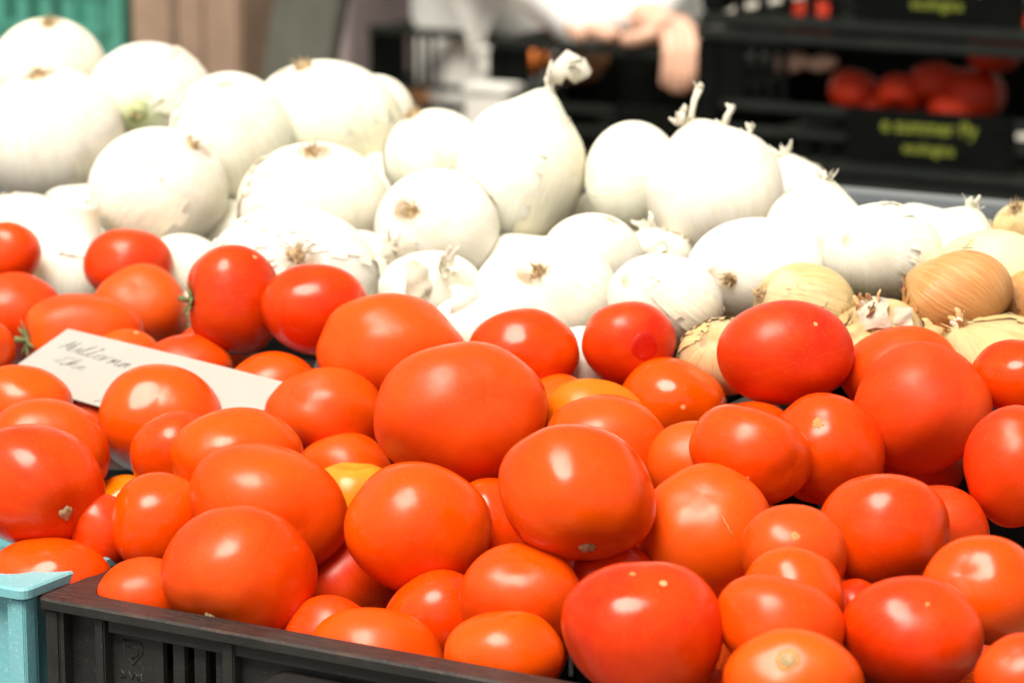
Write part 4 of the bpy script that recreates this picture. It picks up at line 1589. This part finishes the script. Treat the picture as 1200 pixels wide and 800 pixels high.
q.rotation_euler = (0, R_(12), 0); q.location = (-.06, 0, 0)
box('foot', M['wood'], ob_, -.12, .0, -.03, .06, -.02, .0, .002)
mp_ = at_y(398, 40, 3.75)
mb = empty('packing_box', (mp_[0], 3.75, mp_[2] - .3)); tag(mb, 'pale mauve packing box left of the far black trays', 'box')
box('box_body', M['mauve'], mb, -.06, .015, 0, .2, 0, .55, .004)
box('lid', M['mauve'], mb, -.062, .017, -.002, .202, .551, .56, .003)
tl = [op[2] - .32, bxp[2] - .22, gc[2] - .21]
for nm, base, xx, yy in (('display_stand', gc[2] - .211, gc[0] - .06, 3.2), ('display_stand', bxp[2] - .221, bxp[0], 3.35), ('display_stand', op[2] - .321, op[0] - .05, 3.3), ('display_stand', mp_[2] - .301, mp_[0] - .02, 3.75)):
    pass

# ================================================================== PERSON IN WHITE
def skin_mesh(name, joints, edges, root, sub=2):
    me = bpy.data.meshes.new(name)
    names = list(joints)
    me.from_pydata([tuple(map(float, joints[k][0])) for k in names], [(names.index(a), names.index(b)) for a, b in edges], [])
    ob = bpy.data.objects.new(name, me)
    COL.objects.link(ob)
    ob.modifiers.new('skin', 'SKIN')
    for i, k in enumerate(names):
        r = joints[k][1]
        sv = me.skin_vertices[0].data[i]
        sv.radius = (r, r) if isinstance(r, (int, float)) else r
        sv.use_root = (k == root)
    m2 = ob.modifiers.new('sub', 'SUBSURF'); m2.levels = sub; m2.render_levels = sub
    dg = bpy.context.evaluated_depsgraph_get()
    out = bpy.data.meshes.new_from_object(ob.evaluated_get(dg))
    bpy.data.objects.remove(ob); bpy.data.meshes.remove(me)
    out.name = name
    out.polygons.foreach_set('use_smooth', [True] * len(out.polygons))
    return out


pc = at_y(655, 40, S2Y + TD + .28)
PB = np.array([pc[0], pc[1], 0.0])
def L(r, f_, z): return RV * r - FH * f_ + ZV * z          # person's frame: picture right, towards the viewer, up
def W(px, py, Y): return at_y(px, py, Y) - PB
rimz = s2[2] + TH_
def on_rim(px, dy, dz):
    r = ray(px, 50); k = (S2Y + dy - CAM[1]) / r[1]
    p = CAM + r * k
    return np.array([p[0], p[1], rimz + dz]) - PB
wr, wl_ = on_rim(752, .030, .030), on_rim(668, .035, .028)
J = {'pelvis': (L(0, 0, .96), .13), 'spine': (L(0, .04, 1.14), .125), 'chest': (L(0, .07, 1.34), .135), 'neck': (L(0, .08, 1.49), .055), 'jaw': (L(0, .11, 1.57), .065), 'head': (L(0, .11, 1.66), .085), 'crown': (L(0, .10, 1.73), .06),
     'shr': (L(.17, .06, 1.41), .055), 'elr': (L(.25, .04, 1.13), .042), 'wrr': (wr, .026), 'shl': (L(-.17, .06, 1.41), .055), 'ell': (L(-.25, .04, 1.13), .042), 'wrl': (wl_, .026),
     'hipr': (L(.09, 0, .90), .085), 'knr': (L(.10, .02, .49), .058), 'anr': (L(.10, -.02, .09), .038), 'ter': (L(.12, .14, .035), .03),
     'hipl': (L(-.09, 0, .90), .085), 'knl': (L(-.10, .02, .49), .058), 'anl': (L(-.10, -.02, .09), .038), 'tel': (L(-.12, .14, .035), .03)}
Ed = [('pelvis', 'spine'), ('spine', 'chest'), ('chest', 'neck'), ('neck', 'jaw'), ('jaw', 'head'), ('head', 'crown'), ('chest', 'shr'), ('shr', 'elr'), ('elr', 'wrr'), ('chest', 'shl'), ('shl', 'ell'), ('ell', 'wrl'),
      ('pelvis', 'hipr'), ('hipr', 'knr'), ('knr', 'anr'), ('anr', 'ter'), ('pelvis', 'hipl'), ('hipl', 'knl'), ('knl', 'anl'), ('anl', 'tel')]
# the right hand grips the rim with its fingers hanging down in front; the left one lies along the rim
J['palr'] = (on_rim(775, .020, .030), .024); Ed.append(('wrr', 'palr'))
for k in range(4):
    bx_ = 782 + k * 10
    J['r%da' % k] = (on_rim(bx_, .006 - .002 * k, .022 + .004 * (k in (1, 2))), .0105)
    J['r%db' % k] = (on_rim(bx_ + 3, -.016, .000), .0098)
    J['r%dc' % k] = (on_rim(bx_ + 1, -.020, -.026 - .004 * (k in (1, 2))), .0090)
    J['r%dd' % k] = (on_rim(bx_ - 2, -.014, -.044 - .006 * (k in (1, 2))), .0078)
    Ed += [('palr', 'r%da' % k), ('r%da' % k, 'r%db' % k), ('r%db' % k, 'r%dc' % k), ('r%dc' % k, 'r%dd' % k)]
J['rta'] = (on_rim(765, -.004, .018), .011); J['rtb'] = (on_rim(745, -.014, .012), .0095); J['rtc'] = (on_rim(728, -.010, .009), .008)
Ed += [('palr', 'rta'), ('rta', 'rtb'), ('rtb', 'rtc')]
J['pall'] = (on_rim(684, .022, .026), .022); Ed.append(('wrl', 'pall'))
for k in range(4):
    J['l%da' % k] = (on_rim(696, .018 - .010 * k + .01, .018), .0098)
    J['l%db' % k] = (on_rim(714, .014 - .011 * k + .01, .014), .0088)
    J['l%dc' % k] = (on_rim(728 - 3 * k, .010 - .010 * k + .01, .009), .0076)
    Ed += [('pall', 'l%da' % k), ('l%da' % k, 'l%db' % k), ('l%db' % k, 'l%dc' % k)]
J['lta'] = (on_rim(676, -.002, .014), .0105); J['ltb'] = (on_rim(686, -.012, .010), .009)
Ed += [('pall', 'lta'), ('lta', 'ltb')]
person = link('person', skin_mesh('person', J, Ed, 'pelvis'), M['skin'], None, PB)
tag(person, 'person in a white coat resting both hands on a black tray behind the stall', 'person')
def up(t, a, b): return tuple(a_ + (b_ - a_) * t for a_, b_ in zip(a, b))
cuffr = wr + (wr - J['elr'][0]) * .02; cuffl = wl_ + (wl_ - J['ell'][0]) * .10 + RV * .02
CJ = {'hem': (L(0, .02, .68), .25), 'pelvis': (L(0, .02, .95), .235), 'spine': (L(0, .04, 1.14), .145), 'chest': (L(0, .07, 1.34), .152), 'col': (L(0, .08, 1.46), .07),
      'shr': (L(.175, .06, 1.41), .072), 'elr': (L(.255, .04, 1.13), .060), 'cr': (cuffr, .044), 'shl': (L(-.175, .06, 1.41), .072), 'ell': (L(-.255, .04, 1.13), .060), 'cl': (cuffl, .044)}
CE = [('hem', 'pelvis'), ('pelvis', 'spine'), ('spine', 'chest'), ('chest', 'col'), ('chest', 'shr'), ('shr', 'elr'), ('elr', 'cr'), ('chest', 'shl'), ('shl', 'ell'), ('ell', 'cl')]
link('coat', skin_mesh('coat', CJ, CE, 'pelvis'), M['white_cloth'], person)
TJ = {'waist': (L(0, 0, .93), .14), 'hr': (L(.09, 0, .86), .10), 'kr': (L(.10, .02, .49), .078), 'ar': (L(.10, -.02, .10), .062), 'hl': (L(-.09, 0, .86), .10), 'kl': (L(-.10, .02, .49), .078), 'al': (L(-.10, -.02, .10), .062)}
link('trousers', skin_mesh('trousers', TJ, [('waist', 'hr'), ('hr', 'kr'), ('kr', 'ar'), ('waist', 'hl'), ('hl', 'kl'), ('kl', 'al')], 'waist'), M['trousers'], person)
HJ = {'a': (L(0, .06, 1.66), .085), 'b': (L(0, .08, 1.72), .085), 'c': (L(0, .03, 1.62), .06)}
link('hair', skin_mesh('hair', HJ, [('c', 'a'), ('a', 'b')], 'a'), M['hair'], person)
for s_ in (-1, 1):
    for nm, (r_, f_, z_), rr, mk in (('eye', (.032, .185, 1.665), .011, 'white_cloth'), ('ear', (.085, .10, 1.65), .02, 'skin')):
        bm = bmesh.new(); bmesh.ops.create_uvsphere(bm, u_segments=12, v_segments=8, radius=rr)
        link(nm, bm_mesh(nm, bm, True), M[mk], person, L(s_ * r_, f_, z_))
link('nose', tube_mesh('nose', [L(0, .19, 1.67), L(0, .205, 1.64), L(0, .19, 1.625)], [.007, .013, .008], 8), M['skin'], person)
link('mouth', tube_mesh('mouth', [L(-.022, .168, 1.592), L(0, .178, 1.590), L(.022, .168, 1.592)], [.003, .006, .003], 6), M['potato'], person)
# corner of the apron hanging between the trays
v, f = [], []
for s_ in (0, 1):
    for j in range(9):
        for i in range(9):
            e, g_ = i / 8, j / 8
            px = 520 + 85 * e + (26 * g_ - 62 * g_ * e)
            py = -30 + 118 * g_ * (.60 + .40 * (1 - abs(2 * e - 1.0)))
            p = at_y(px, py, S3Y - .030 + .008 * math.sin(9 * e + 2 * g_) - .012 * g_ + .003 * s_) - PB
            v.append(p)
for s_ in (0, 1):
    for j in range(8):
        for i in range(8):
            a = s_ * 81 + j * 9 + i
            f.append((a, a + 1, a + 10, a + 9))
link('apron_corner', pydata('apron_corner', v, f), M['white_cloth'], person)
